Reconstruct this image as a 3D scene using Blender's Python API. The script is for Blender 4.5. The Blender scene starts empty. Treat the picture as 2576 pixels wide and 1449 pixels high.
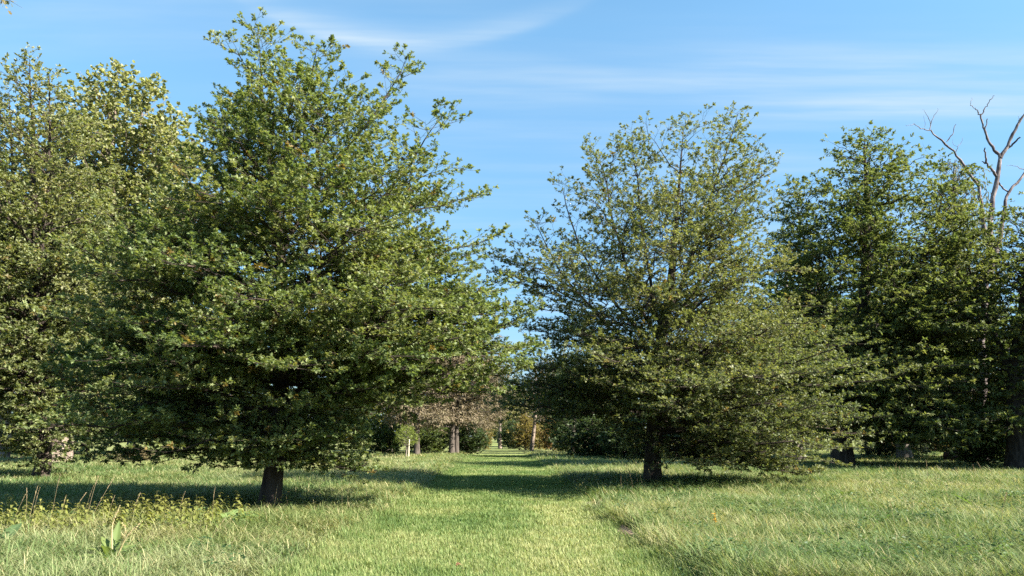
import bpy, math, random
import numpy as np
from mathutils import Vector, Matrix

scene = bpy.context.scene
C = scene.collection

# ------------------------------------------------------------------ camera
CAM_H = 1.65
FX = 1910.0                      # focal length in pixels of a 2576 px wide view
HOR = 1100.0                     # row of the horizon in that view
PITCH = math.atan((HOR - 724.5) / FX)
cam_d = bpy.data.cameras.new('camera')
cam_d.sensor_width = 36.0
cam_d.lens = 36.0 * FX / 2576.0
cam_d.clip_start = 0.1
cam_d.clip_end = 5000
cam = bpy.data.objects.new('camera', cam_d)
C.objects.link(cam)
cam.location = (0, 0, CAM_H)
cam.rotation_euler = (math.pi / 2 + PITCH, 0, 0)
scene.camera = cam

# ------------------------------------------------------------------ light
SUN_AZ = math.radians(113)       # clockwise from +Y
SUN_EL = math.radians(37)
sun_d = bpy.data.lights.new('sun', 'SUN')
sun_d.energy = 4.6
sun_d.angle = math.radians(0.53)
sun_d.color = (1.0, 0.93, 0.81)
sun = bpy.data.objects.new('sun', sun_d)
C.objects.link(sun)
S = Vector((math.cos(SUN_EL) * math.sin(SUN_AZ), math.cos(SUN_EL) * math.cos(SUN_AZ), math.sin(SUN_EL)))
sun.rotation_euler = S.to_track_quat('Z', 'Y').to_euler()
sun.location = S * 60

scene.view_settings.view_transform = 'Standard'
scene.view_settings.look = 'None'
scene.view_settings.exposure = 2.22
scene.view_settings.gamma = 1.0
scene.view_settings.use_curve_mapping = False
scene.cycles.max_bounces = 9
scene.cycles.diffuse_bounces = 6
scene.cycles.glossy_bounces = 2
scene.cycles.transmission_bounces = 6
scene.cycles.transparent_max_bounces = 4
scene.cycles.caustics_reflective = False
scene.cycles.caustics_refractive = False
scene.cycles.use_denoising = False
scene.render.film_transparent = False

SKY_STRENGTH = 0.07
w = bpy.data.worlds.new('World')
scene.world = w
w.use_nodes = True
nt = w.node_tree
nt.nodes.clear()


def nd(tree, typ, **kw):
    n = tree.nodes.new(typ)
    for k, v in kw.items():
        setattr(n, k, v)
    return n


def mth(tree, op, a, b=None, c=None, clamp=False):
    n = tree.nodes.new('ShaderNodeMath')
    n.operation = op
    n.use_clamp = clamp
    for i, x in enumerate((a, b, c)):
        if x is None:
            continue
        if hasattr(x, 'is_linked') or isinstance(x, bpy.types.NodeSocket):
            tree.links.new(x, n.inputs[i])
        else:
            n.inputs[i].default_value = x
    return n.outputs[0]


def build_world():
    out = nd(nt, 'ShaderNodeOutputWorld')
    bg = nd(nt, 'ShaderNodeBackground')
    bg.inputs['Strength'].default_value = SKY_STRENGTH
    sky = nd(nt, 'ShaderNodeTexSky', sky_type='NISHITA')
    sky.sun_disc = False
    sky.sun_elevation = SUN_EL
    sky.sun_rotation = SUN_AZ
    sky.altitude = 50
    sky.air_density = 1.1
    sky.dust_density = 0.15
    sky.ozone_density = 1.2
    tc = nd(nt, 'ShaderNodeTexCoord')
    sep = nd(nt, 'ShaderNodeSeparateXYZ')
    nt.links.new(tc.outputs['Generated'], sep.inputs[0])
    X, Y, Z = sep.outputs
    # coordinates on a flat cloud layer high above
    zz = mth(nt, 'MAXIMUM', Z, 0.03)
    cx = mth(nt, 'DIVIDE', X, zz)
    cy = mth(nt, 'DIVIDE', Y, zz)
    comb = nd(nt, 'ShaderNodeCombineXYZ')
    nt.links.new(cx, comb.inputs[0])
    nt.links.new(cy, comb.inputs[1])
    # broad stretched veils
    mp = nd(nt, 'ShaderNodeMapping')
    mp.inputs['Rotation'].default_value = (0, 0, math.radians(-8))
    mp.inputs['Scale'].default_value = (0.42, 1.9, 1)
    mp.inputs['Location'].default_value = (1.3, 0.55, 0)
    nt.links.new(comb.outputs[0], mp.inputs[0])
    n1 = nd(nt, 'ShaderNodeTexNoise')
    n1.inputs['Scale'].default_value = 1.1
    n1.inputs['Detail'].default_value = 6
    n1.inputs['Roughness'].default_value = 0.52
    n1.inputs['Distortion'].default_value = 0.35
    nt.links.new(mp.outputs[0], n1.inputs['Vector'])
    veil = nd(nt, 'ShaderNodeMapRange')
    veil.interpolation_type = 'SMOOTHSTEP'
    veil.inputs['From Min'].default_value = 0.38
    veil.inputs['From Max'].default_value = 0.78
    nt.links.new(n1.outputs['Fac'], veil.inputs['Value'])
    # fine fibres
    mp2 = nd(nt, 'ShaderNodeMapping')
    mp2.inputs['Rotation'].default_value = (0, 0, math.radians(-12))
    mp2.inputs['Scale'].default_value = (0.9, 6.5, 1)
    nt.links.new(comb.outputs[0], mp2.inputs[0])
    n2 = nd(nt, 'ShaderNodeTexNoise')
    n2.inputs['Scale'].default_value = 1.6
    n2.inputs['Detail'].default_value = 5
    nt.links.new(mp2.outputs[0], n2.inputs['Vector'])
    fib = nd(nt, 'ShaderNodeMapRange')
    fib.inputs['From Min'].default_value = 0.35
    fib.inputs['From Max'].default_value = 0.75
    nt.links.new(n2.outputs['Fac'], fib.inputs['Value'])
    # single long curved cirrus streak, as a curve on the cloud layer
    ya = mth(nt, 'MAXIMUM', Y, 0.02)
    a = mth(nt, 'DIVIDE', X, ya)
    b = mth(nt, 'DIVIDE', Z, ya)
    nw = nd(nt, 'ShaderNodeTexNoise')
    nw.inputs['Scale'].default_value = 3.0
    nt.links.new(tc.outputs['Generated'], nw.inputs['Vector'])
    wob = mth(nt, 'MULTIPLY', mth(nt, 'SUBTRACT', nw.outputs['Fac'], 0.5), 0.02)

    def streak(a0, b0, curv, slope, width, amp, lo, hi):
        da = mth(nt, 'SUBTRACT', a, a0)
        f = mth(nt, 'ADD', mth(nt, 'MULTIPLY', mth(nt, 'MULTIPLY', da, da), curv), mth(nt, 'MULTIPLY', da, slope))
        db = mth(nt, 'SUBTRACT', mth(nt, 'SUBTRACT', mth(nt, 'ADD', b, wob), b0), f)
        # sharper below, soft above
        q = mth(nt, 'DIVIDE', db, width)
        q1 = mth(nt, 'MULTIPLY', mth(nt, 'MAXIMUM', q, 0.0), 0.55)
        q2 = mth(nt, 'MULTIPLY', mth(nt, 'MINIMUM', q, 0.0), 1.25)
        qq = mth(nt, 'ADD', mth(nt, 'MULTIPLY', q1, q1), mth(nt, 'MULTIPLY', q2, q2))
        g = mth(nt, 'POWER', 2.718, mth(nt, 'MULTIPLY', qq, -1.0))
        r1 = nd(nt, 'ShaderNodeMapRange'); r1.interpolation_type = 'SMOOTHSTEP'
        r1.inputs['From Min'].default_value = lo - 0.16; r1.inputs['From Max'].default_value = lo + 0.12
        nt.links.new(a, r1.inputs['Value'])
        r2 = nd(nt, 'ShaderNodeMapRange'); r2.interpolation_type = 'SMOOTHSTEP'
        r2.inputs['From Min'].default_value = hi + 0.2; r2.inputs['From Max'].default_value = hi - 0.2
        nt.links.new(a, r2.inputs['Value'])
        m = mth(nt, 'MULTIPLY', mth(nt, 'MULTIPLY', g, r1.outputs[0]), r2.outputs[0])
        tex = mth(nt, 'ADD', mth(nt, 'MULTIPLY', fib.outputs[0], 1.1), 0.25)
        return mth(nt, 'MULTIPLY', mth(nt, 'MULTIPLY', m, tex), amp)

    def ab(u, v):
        a_ = (u - 1288.0) / FX
        b_ = (724.5 - v) / FX
        y_ = math.cos(PITCH) - b_ * math.sin(PITCH)
        return a_ / y_, (math.sin(PITCH) + b_ * math.cos(PITCH)) / y_
    s1 = streak(*ab(1060, 112), 1.15, 0.03, 0.013, 0.62, -0.36, 0.02)
    s2 = streak(*ab(2450, 284), 0.05, 0.0, 0.010, 0.32, 0.50, 1.2)
    s3 = streak(*ab(2300, 250), 0.10, 0.06, 0.045, 0.30, 0.30, 1.1)
    s4 = streak(*ab(1300, 225), 0.2, -0.02, 0.022, 0.22, -0.15, 0.5)
    tot = mth(nt, 'ADD', mth(nt, 'ADD', s1, s2), mth(nt, 'ADD', s3, s4))
    base = mth(nt, 'MULTIPLY', mth(nt, 'MULTIPLY', veil.outputs[0], mth(nt, 'ADD', mth(nt, 'MULTIPLY', fib.outputs[0], 0.6), 0.4)), 0.46)
    tot = mth(nt, 'ADD', tot, base)
    tot = mth(nt, 'MINIMUM', tot, 0.85)
    hs = nd(nt, 'ShaderNodeHueSaturation')
    hs.inputs['Saturation'].default_value = 1.15
    hs.inputs['Value'].default_value = 1.0
    gr = nd(nt, 'ShaderNodeMapRange')
    gr.inputs['From Min'].default_value = 0.02; gr.inputs['From Max'].default_value = 0.5
    gr.inputs['To Min'].default_value = 0.0; gr.inputs['To Max'].default_value = 1.0
    nt.links.new(Z, gr.inputs['Value'])
    gp = mth(nt, 'POWER', gr.outputs[0], 0.7)
    tint = nd(nt, 'ShaderNodeMix', data_type='RGBA')
    nt.links.new(gp, tint.inputs['Factor'])
    tint.inputs['A'].default_value = (0.175, 0.24, 0.41, 1)
    tint.inputs['B'].default_value = (0.90, 0.98, 0.90, 1)
    ml = nd(nt, 'ShaderNodeMix', data_type='RGBA', blend_type='MULTIPLY')
    ml.inputs['Factor'].default_value = 1.0
    nt.links.new(sky.outputs[0], ml.inputs['A'])
    nt.links.new(tint.outputs['Result'], ml.inputs['B'])
    nt.links.new(ml.outputs['Result'], hs.inputs['Color'])
    mix = nd(nt, 'ShaderNodeMix', data_type='RGBA')
    nt.links.new(tot, mix.inputs['Factor'])
    nt.links.new(hs.outputs[0], mix.inputs['A'])
    mix.inputs['B'].default_value = (2.2, 2.7, 3.1, 1)
    nt.links.new(mix.outputs['Result'], bg.inputs['Color'])
    nt.links.new(bg.outputs[0], out.inputs[0])


build_world()

# ------------------------------------------------------------------ helpers
def P(u, v, D):
    """point on the vertical plane y = D seen at column u, row v of a 2576 x 1449 view"""
    a = (u - 1288.0) / FX
    b = (724.5 - v) / FX
    d = np.array([a, math.cos(PITCH) - b * math.sin(PITCH), math.sin(PITCH) + b * math.cos(PITCH)])
    t = D / d[1]
    return np.array([0, 0, CAM_H]) + d * t


def hash2(ix, iy, s):
    h = (ix.astype(np.int64) * 374761393 + iy.astype(np.int64) * 668265263 + s * 982451653) & 0x7fffffff
    h = ((h ^ (h >> 13)) * 1274126177) & 0x7fffffff
    h = h ^ (h >> 16)
    return (h & 0xffff) / 65535.0


def vnoise(x, y, s=0):
    ix = np.floor(x); iy = np.floor(y)
    fx = x - ix; fy = y - iy
    fx = fx * fx * (3 - 2 * fx); fy = fy * fy * (3 - 2 * fy)
    a = hash2(ix, iy, s); b = hash2(ix + 1, iy, s); c = hash2(ix, iy + 1, s); d = hash2(ix + 1, iy + 1, s)
    return (a * (1 - fx) + b * fx) * (1 - fy) + (c * (1 - fx) + d * fx) * fy


def fnoise(x, y, s=0, o=3):
    t = 0; amp = 0.5; tot = 0
    for k in range(o):
        t = t + amp * vnoise(x * 2 ** k, y * 2 ** k, s + k * 17); tot += amp; amp *= 0.5
    return t / tot


def make_mesh(name, verts, faces_sizes, loops, mat, cols=None, smooth=False):
    """verts (N,3); faces_sizes: int (all same) or array; loops flat"""
    me = bpy.data.meshes.new(name)
    verts = np.ascontiguousarray(verts, dtype=np.float32)
    loops = np.ascontiguousarray(loops, dtype=np.int32).ravel()
    me.vertices.add(len(verts))
    me.vertices.foreach_set('co', verts.ravel())
    me.loops.add(len(loops))
    me.loops.foreach_set('vertex_index', loops)
    if isinstance(faces_sizes, int):
        n = len(loops) // faces_sizes
        starts = np.arange(n, dtype=np.int32) * faces_sizes
    else:
        fs = np.asarray(faces_sizes, dtype=np.int32)
        n = len(fs)
        starts = np.concatenate([[0], np.cumsum(fs)[:-1]]).astype(np.int32)
    me.polygons.add(n)
    me.polygons.foreach_set('loop_start', starts)
    if smooth:
        me.polygons.foreach_set('use_smooth', np.ones(n, dtype=bool))
    me.update(calc_edges=True)
    if cols is not None:
        at = me.color_attributes.new('Col', 'FLOAT_COLOR', 'POINT')
        c4 = np.ones((len(verts), 4), dtype=np.float32)
        c4[:, :3] = cols
        at.data.foreach_set('color', c4.ravel())
    if mat is not None:
        me.materials.append(mat)
    return me


def link(name, me, parent=None, loc=(0, 0, 0)):
    o = bpy.data.objects.new(name, me)
    C.objects.link(o)
    o.location = loc
    if parent is not None:
        o.parent = parent
    return o


def tag(o, label=None, cat=None, group=None, kind=None):
    if label: o['label'] = label
    if cat: o['category'] = cat
    if group: o['group'] = group
    if kind: o['kind'] = kind
    return o


def thing(name, label, cat, loc=(0, 0, 0), group=None):
    o = bpy.data.objects.new(name, None)
    C.objects.link(o)
    o.location = loc
    o.empty_display_size = 0.3
    return tag(o, label, cat, group)


def norm(v):
    return v / np.maximum(np.linalg.norm(v, axis=-1, keepdims=True), 1e-9)


# ------------------------------------------------------------------ materials
def leaf_material(name, rough=0.42, trans=0.32, trans_tint=(1.5, 1.55, 0.75), spec=0.5):
    m = bpy.data.materials.new(name)
    m.use_nodes = True
    t = m.node_tree
    t.nodes.clear()
    out = nd(t, 'ShaderNodeOutputMaterial')
    at = nd(t, 'ShaderNodeVertexColor', layer_name='Col')
    pb = nd(t, 'ShaderNodeBsdfPrincipled')
    pb.inputs['Roughness'].default_value = rough
    pb.inputs['Specular IOR Level'].default_value = spec
    t.links.new(at.outputs['Color'], pb.inputs['Base Color'])
    tr = nd(t, 'ShaderNodeBsdfTranslucent')
    mul = nd(t, 'ShaderNodeMix', data_type='RGBA', blend_type='MULTIPLY')
    mul.inputs['Factor'].default_value = 1.0
    t.links.new(at.outputs['Color'], mul.inputs['A'])
    mul.inputs['B'].default_value = (*trans_tint, 1)
    t.links.new(mul.outputs['Result'], tr.inputs['Color'])
    mx = nd(t, 'ShaderNodeMixShader')
    mx.inputs[0].default_value = trans
    t.links.new(pb.outputs[0], mx.inputs[1])
    t.links.new(tr.outputs[0], mx.inputs[2])
    t.links.new(mx.outputs[0], out.inputs['Surface'])
    return m


def bark_material(name, dark, light, scale=6.0, stretch=0.25, rough=0.9, lo=0.35, hi=0.65):
    m = bpy.data.materials.new(name)
    m.use_nodes = True
    t = m.node_tree
    pb = t.nodes['Principled BSDF']
    pb.inputs['Roughness'].default_value = rough
    pb.inputs['Specular IOR Level'].default_value = 0.2
    tc = nd(t, 'ShaderNodeTexCoord')
    mp = nd(t, 'ShaderNodeMapping')
    mp.inputs['Scale'].default_value = (1, 1, stretch)
    t.links.new(tc.outputs['Object'], mp.inputs[0])
    n = nd(t, 'ShaderNodeTexNoise')
    n.inputs['Scale'].default_value = scale
    n.inputs['Detail'].default_value = 6
    n.inputs['Roughness'].default_value = 0.65
    t.links.new(mp.outputs[0], n.inputs['Vector'])
    r = nd(t, 'ShaderNodeMapRange')
    r.inputs['From Min'].default_value = lo
    r.inputs['From Max'].default_value = hi
    t.links.new(n.outputs['Fac'], r.inputs['Value'])
    mx = nd(t, 'ShaderNodeMix', data_type='RGBA')
    mx.inputs['A'].default_value = (*dark, 1)
    mx.inputs['B'].default_value = (*light, 1)
    t.links.new(r.outputs[0], mx.inputs['Factor'])
    t.links.new(mx.outputs['Result'], pb.inputs['Base Color'])
    bp = nd(t, 'ShaderNodeBump')
    bp.inputs['Strength'].default_value = 0.7
    bp.inputs['Distance'].default_value = 0.03
    t.links.new(n.outputs['Fac'], bp.inputs['Height'])
    t.links.new(bp.outputs[0], pb.inputs['Normal'])
    return m


M_OAK_LEAF = leaf_material('oak_leaf', 0.5, 0.38, (1.4, 1.4, 0.6), 0.28)
M_SOFT_LEAF = leaf_material('soft_leaf', 0.55, 0.38, (1.4, 1.45, 0.7), 0.25)
M_NEEDLE = leaf_material('needle_leaf', 0.7, 0.2, (1.2, 1.2, 0.9), 0.3)
M_GRASS = leaf_material('grass_blade', 0.6, 0.35, (1.3, 1.3, 0.8), 0.22)
M_BARK_OAK = bark_material('oak_bark', (0.020, 0.015, 0.012), (0.075, 0.058, 0.047))
M_BARK_GREY = bark_material('grey_bark', (0.10, 0.085, 0.07), (0.27, 0.235, 0.20))
M_BARK_PALE = bark_material('pale_flaking_bark', (0.075, 0.056, 0.044), (0.235, 0.185, 0.15), 2.2, 0.6, 0.85, 0.42, 0.56)
M_BARK_RED = bark_material('red_brown_bark', (0.04, 0.033, 0.028), (0.115, 0.095, 0.08))
M_BARK_DEAD = bark_material('dead_weathered_wood', (0.075, 0.058, 0.056), (0.30, 0.25, 0.24), 5.0, 0.5, 0.9, 0.42, 0.68)
M_BARK_DARK = bark_material('dark_bark', (0.020, 0.016, 0.014), (0.075, 0.06, 0.05))


# ------------------------------------------------------------------ ground
def path_c(y):
    return -0.016 * y - 0.02


def path_half(y):
    return 2.08 + 0.012 * np.clip(y, 0, 60)


def path_dist(x, y):
    """signed distance outside the mown strip (negative inside)"""
    edge = (fnoise(y * 0.55, x * 0.0 + np.sign(x - path_c(y)) * 5.0, 5, 3) - 0.5) * 0.55
    left_soft = np.where((x < path_c(y)) & (y < 21), -0.35 * np.clip((21 - y) / 9, 0, 1), 0.0)
    return np.abs(x - path_c(y)) - path_half(y) + edge + left_soft


def ground_z(x, y):
    d = path_dist(x, y)
    bank = np.clip((d + 0.15) / 0.6, 0, 1)
    bank = bank * bank * (3 - 2 * bank)
    near = np.clip((70 - y) / 40, 0, 1)
    z = 0.11 * bank * (0.4 + 0.6 * near) - 0.05
    z = z + (fnoise(x * 0.22, y * 0.22, 31, 3) - 0.5) * 0.16 * bank
    z = z + (fnoise(x * 0.10, y * 0.10, 11, 2) - 0.5) * 0.18 * np.clip((y - 20) / 20, 0, 1) * np.clip((300 - y) / 100, 0, 1)
    return z


def build_ground():
    ys = np.concatenate([np.arange(-30, 5, 3.5), np.arange(5, 60, 0.3), np.geomspace(60, 3500, 60)])
    xs = np.concatenate([-np.geomspace(3000, 30, 40), np.arange(-29.5, 30, 0.3), np.geomspace(30, 3000, 40)])
    X, Y = np.meshgrid(xs, ys)
    Zg = ground_z(X.ravel(), Y.ravel())
    V = np.stack([X.ravel(), Y.ravel(), Zg], 1)
    nx, ny = len(xs), len(ys)
    i = np.arange((ny - 1) * (nx - 1))
    r, c = i // (nx - 1), i % (nx - 1)
    q = np.stack([r * nx + c, r * nx + c + 1, (r + 1) * nx + c + 1, (r + 1) * nx + c], 1)
    d = path_dist(V[:, 0], V[:, 1])
    m = np.clip(0.5 - d / 0.35, 0, 1)[:, None]
    n1 = fnoise(V[:, 0] * 0.5, V[:, 1] * 0.5, 3, 3)[:, None]
    soil = np.array([0.055, 0.062, 0.024]) * (0.7 + 0.6 * n1)
    mown = np.array([0.150, 0.175, 0.060]) * (0.8 + 0.4 * n1)
    far = np.array([0.150, 0.165, 0.060])
    f = np.clip((V[:, 1] - 25) / 45, 0, 1)[:, None]
    out = np.clip((d - 0.1) / 0.3, 0, 1)[:, None]
    col = soil * (1 - m) + mown * m
    col = col * (1 - f * out) + far * (0.8 + 0.4 * n1) * f * out
    me = make_mesh('ground', V, 4, q, None, col, True)
    mt = bpy.data.materials.new('meadow_soil')
    mt.use_nodes = True
    t = mt.node_tree
    pb = t.nodes['Principled BSDF']
    pb.inputs['Roughness'].default_value = 0.95
    pb.inputs['Specular IOR Level'].default_value = 0.1
    at = nd(t, 'ShaderNodeVertexColor', layer_name='Col')
    tc = nd(t, 'ShaderNodeTexCoord')
    n = nd(t, 'ShaderNodeTexNoise')
    n.inputs['Scale'].default_value = 9
    n.inputs['Detail'].default_value = 8
    n.inputs['Roughness'].default_value = 0.75
    t.links.new(tc.outputs['Object'], n.inputs['Vector'])
    r = nd(t, 'ShaderNodeMapRange')
    r.inputs['From Min'].default_value = 0.3; r.inputs['From Max'].default_value = 0.7
    r.inputs['To Min'].default_value = 0.6; r.inputs['To Max'].default_value = 1.4
    t.links.new(n.outputs['Fac'], r.inputs['Value'])
    mul = nd(t, 'ShaderNodeMix', data_type='RGBA', blend_type='MULTIPLY')
    mul.inputs['Factor'].default_value = 1.0
    t.links.new(at.outputs['Color'], mul.inputs['A'])
    t.links.new(r.outputs[0], mul.inputs['B'])
    t.links.new(mul.outputs['Result'], pb.inputs['Base Color'])
    bp = nd(t, 'ShaderNodeBump'); bp.inputs['Distance'].default_value = 0.05
    t.links.new(n.outputs['Fac'], bp.inputs['Height'])
    t.links.new(bp.outputs[0], pb.inputs['Normal'])
    me.materials.append(mt)
    o = link('ground', me)
    tag(o, 'grassy parkland ground running back to the far trees', kind='structure')


build_ground()


# ------------------------------------------------------------------ tree machinery
def tubes(paths, radii, sides):
    """paths (N,K,3), radii (N,K) -> verts, quads"""
    N, K, _ = paths.shape
    tan = np.empty_like(paths)
    tan[:, 1:-1] = paths[:, 2:] - paths[:, :-2]
    tan[:, 0] = paths[:, 1] - paths[:, 0]
    tan[:, -1] = paths[:, -1] - paths[:, -2]
    tan = norm(tan)
    main = norm(paths[:, -1] - paths[:, 0])
    ref = np.where(np.abs(main[:, 2:3]) > 0.8, np.array([[1.0, 0, 0]]), np.array([[0, 0, 1.0]]))
    ref = np.repeat(ref[:, None, :], K, 1)
    a = norm(np.cross(tan, ref))
    b = np.cross(tan, a)
    ang = np.arange(sides) * 2 * np.pi / sides
    ring = a[:, :, None, :] * np.cos(ang)[None, None, :, None] + b[:, :, None, :] * np.sin(ang)[None, None, :, None]
    V = paths[:, :, None, :] + ring * radii[:, :, None, None]
    V = V.reshape(-1, 3)
    n = np.arange(N)[:, None, None]; k = np.arange(K - 1)[None, :, None]; s = np.arange(sides)[None, None, :]
    s2 = (s + 1) % sides
    base = n * K * sides
    q = np.stack(np.broadcast_arrays(base + k * sides + s, base + k * sides + s2, base + (k + 1) * sides + s2, base + (k + 1) * sides + s), -1)
    return V, q.reshape(-1, 4)


def poly_at(paths, idx, t):
    K = paths.shape[1]
    f = np.clip(t, 0, 0.9999) * (K - 1)
    i = f.astype(int); fr = (f - i)[:, None]
    p0 = paths[idx, i]; p1 = paths[idx, i + 1]
    return p0 * (1 - fr) + p1 * fr, norm(p1 - p0)


OAK_LEAF = (np.array([[0, 0, 0], [0.28, 0.07, 0.02], [0.36, 0.36, 0.09], [0.50, 0.11, 0.03], [0.66, 0.38, 0.08], [0.78, 0.12, 0.02], [1.0, 0.0, -0.05],
                      [0.78, -0.12, 0.02], [0.66, -0.38, 0.08], [0.50, -0.11, 0.03], [0.36, -0.36, 0.09], [0.28, -0.07, 0.02]], float),
            np.array([[0, 1, 11], [1, 2, 3], [1, 3, 11], [3, 9, 11], [9, 10, 11], [3, 4, 5], [3, 5, 9], [5, 7, 9], [7, 8, 9], [5, 6, 7]]))
SIMPLE_LEAF = (np.array([[0, 0, 0], [0.45, 0.27, 0.06], [1, 0, -0.08], [0.45, -0.27, 0.06]], float), np.array([[0, 1, 2], [0, 2, 3]]))
BROAD_LEAF = (np.array([[0, 0, 0], [0.15, 0.42, 0.06], [0.62, 0.40, 0.05], [1, 0, -0.15], [0.62, -0.40, 0.05], [0.15, -0.42, 0.06]], float),
              np.array([[0, 1, 2], [0, 2, 3], [0, 3, 4], [0, 4, 5]]))
NARROW_LEAF = (np.array([[0, 0, 0], [0.45, 0.10, 0.02], [1, 0, -0.12], [0.45, -0.10, 0.02]], float), np.array([[0, 1, 2], [0, 2, 3]]))


def pinnate():
    v = []; f = []
    for i in range(7):
        x = 0.12 + i * 0.125
        ln = 0.30 * math.sin(math.pi * (0.2 + 0.62 * i / 6))
        drop = -0.16 * x * x
        for s in (-1, 1):
            b = len(v)
            v += [[x, 0, drop], [x + 0.02, s * ln * 0.55, drop - 0.02], [x + 0.13, s * ln, drop - 0.12], [x + 0.11, s * ln * 0.45, drop - 0.04]]
            f += [[b, b + 1, b + 2], [b, b + 2, b + 3]]
    return np.array(v, float), np.array(f)


PINNATE_LEAF = pinnate()


def leaf_mesh(name, pos, dirs, nrm, length, width, cols, template, mat):
    T, F = template
    n = norm(nrm - (nrm * dirs).sum(1, keepdims=True) * dirs)
    b = np.cross(n, dirs)
    L = length[:, None, None]; W = (length * width)[:, None, None]
    V = pos[:, None, :] + dirs[:, None, :] * T[None, :, 0:1] * L + b[:, None, :] * T[None, :, 1:2] * W + n[:, None, :] * T[None, :, 2:3] * L
    N, K = len(pos), len(T)
    faces = (np.arange(N) * K)[:, None, None] + F[None]
    cc = np.repeat(cols[:, None, :], K, 1).reshape(-1, 3)
    return make_mesh(name, V.reshape(-1, 3), 3, faces, mat, cc)


def smooth_axis(pts, rad0, rad1, K=26, rng=None, wob=0.0):
    pts = np.asarray(pts, float)
    d = np.concatenate([[0], np.cumsum(np.linalg.norm(np.diff(pts, axis=0), axis=1))])
    t = np.linspace(0, d[-1], K)
    o = np.stack([np.interp(t, d, pts[:, k]) for k in range(3)], 1)
    for _ in range(2):
        o[1:-1] = 0.25 * o[:-2] + 0.5 * o[1:-1] + 0.25 * o[2:]
    if rng is not None and wob:
        w_ = rng.normal(0, wob, (K, 3)); w_[0] = 0; w_[:, 2] = 0
        for _ in range(3):
            w_[1:-1] = 0.25 * w_[:-2] + 0.5 * w_[1:-1] + 0.25 * w_[2:]
        o += w_
    s = np.linspace(0, 1, K)
    r = rad0 * (1 - s) ** 0.8 + rad1
    return o, r


def colour_mix(pal, u):
    pal = np.asarray(pal, float)
    x = np.clip(u, 0, 0.9999) * (len(pal) - 1)
    i = x.astype(int); f = (x - i)[:, None]
    return pal[i] * (1 - f) + pal[i + 1] * f


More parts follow.
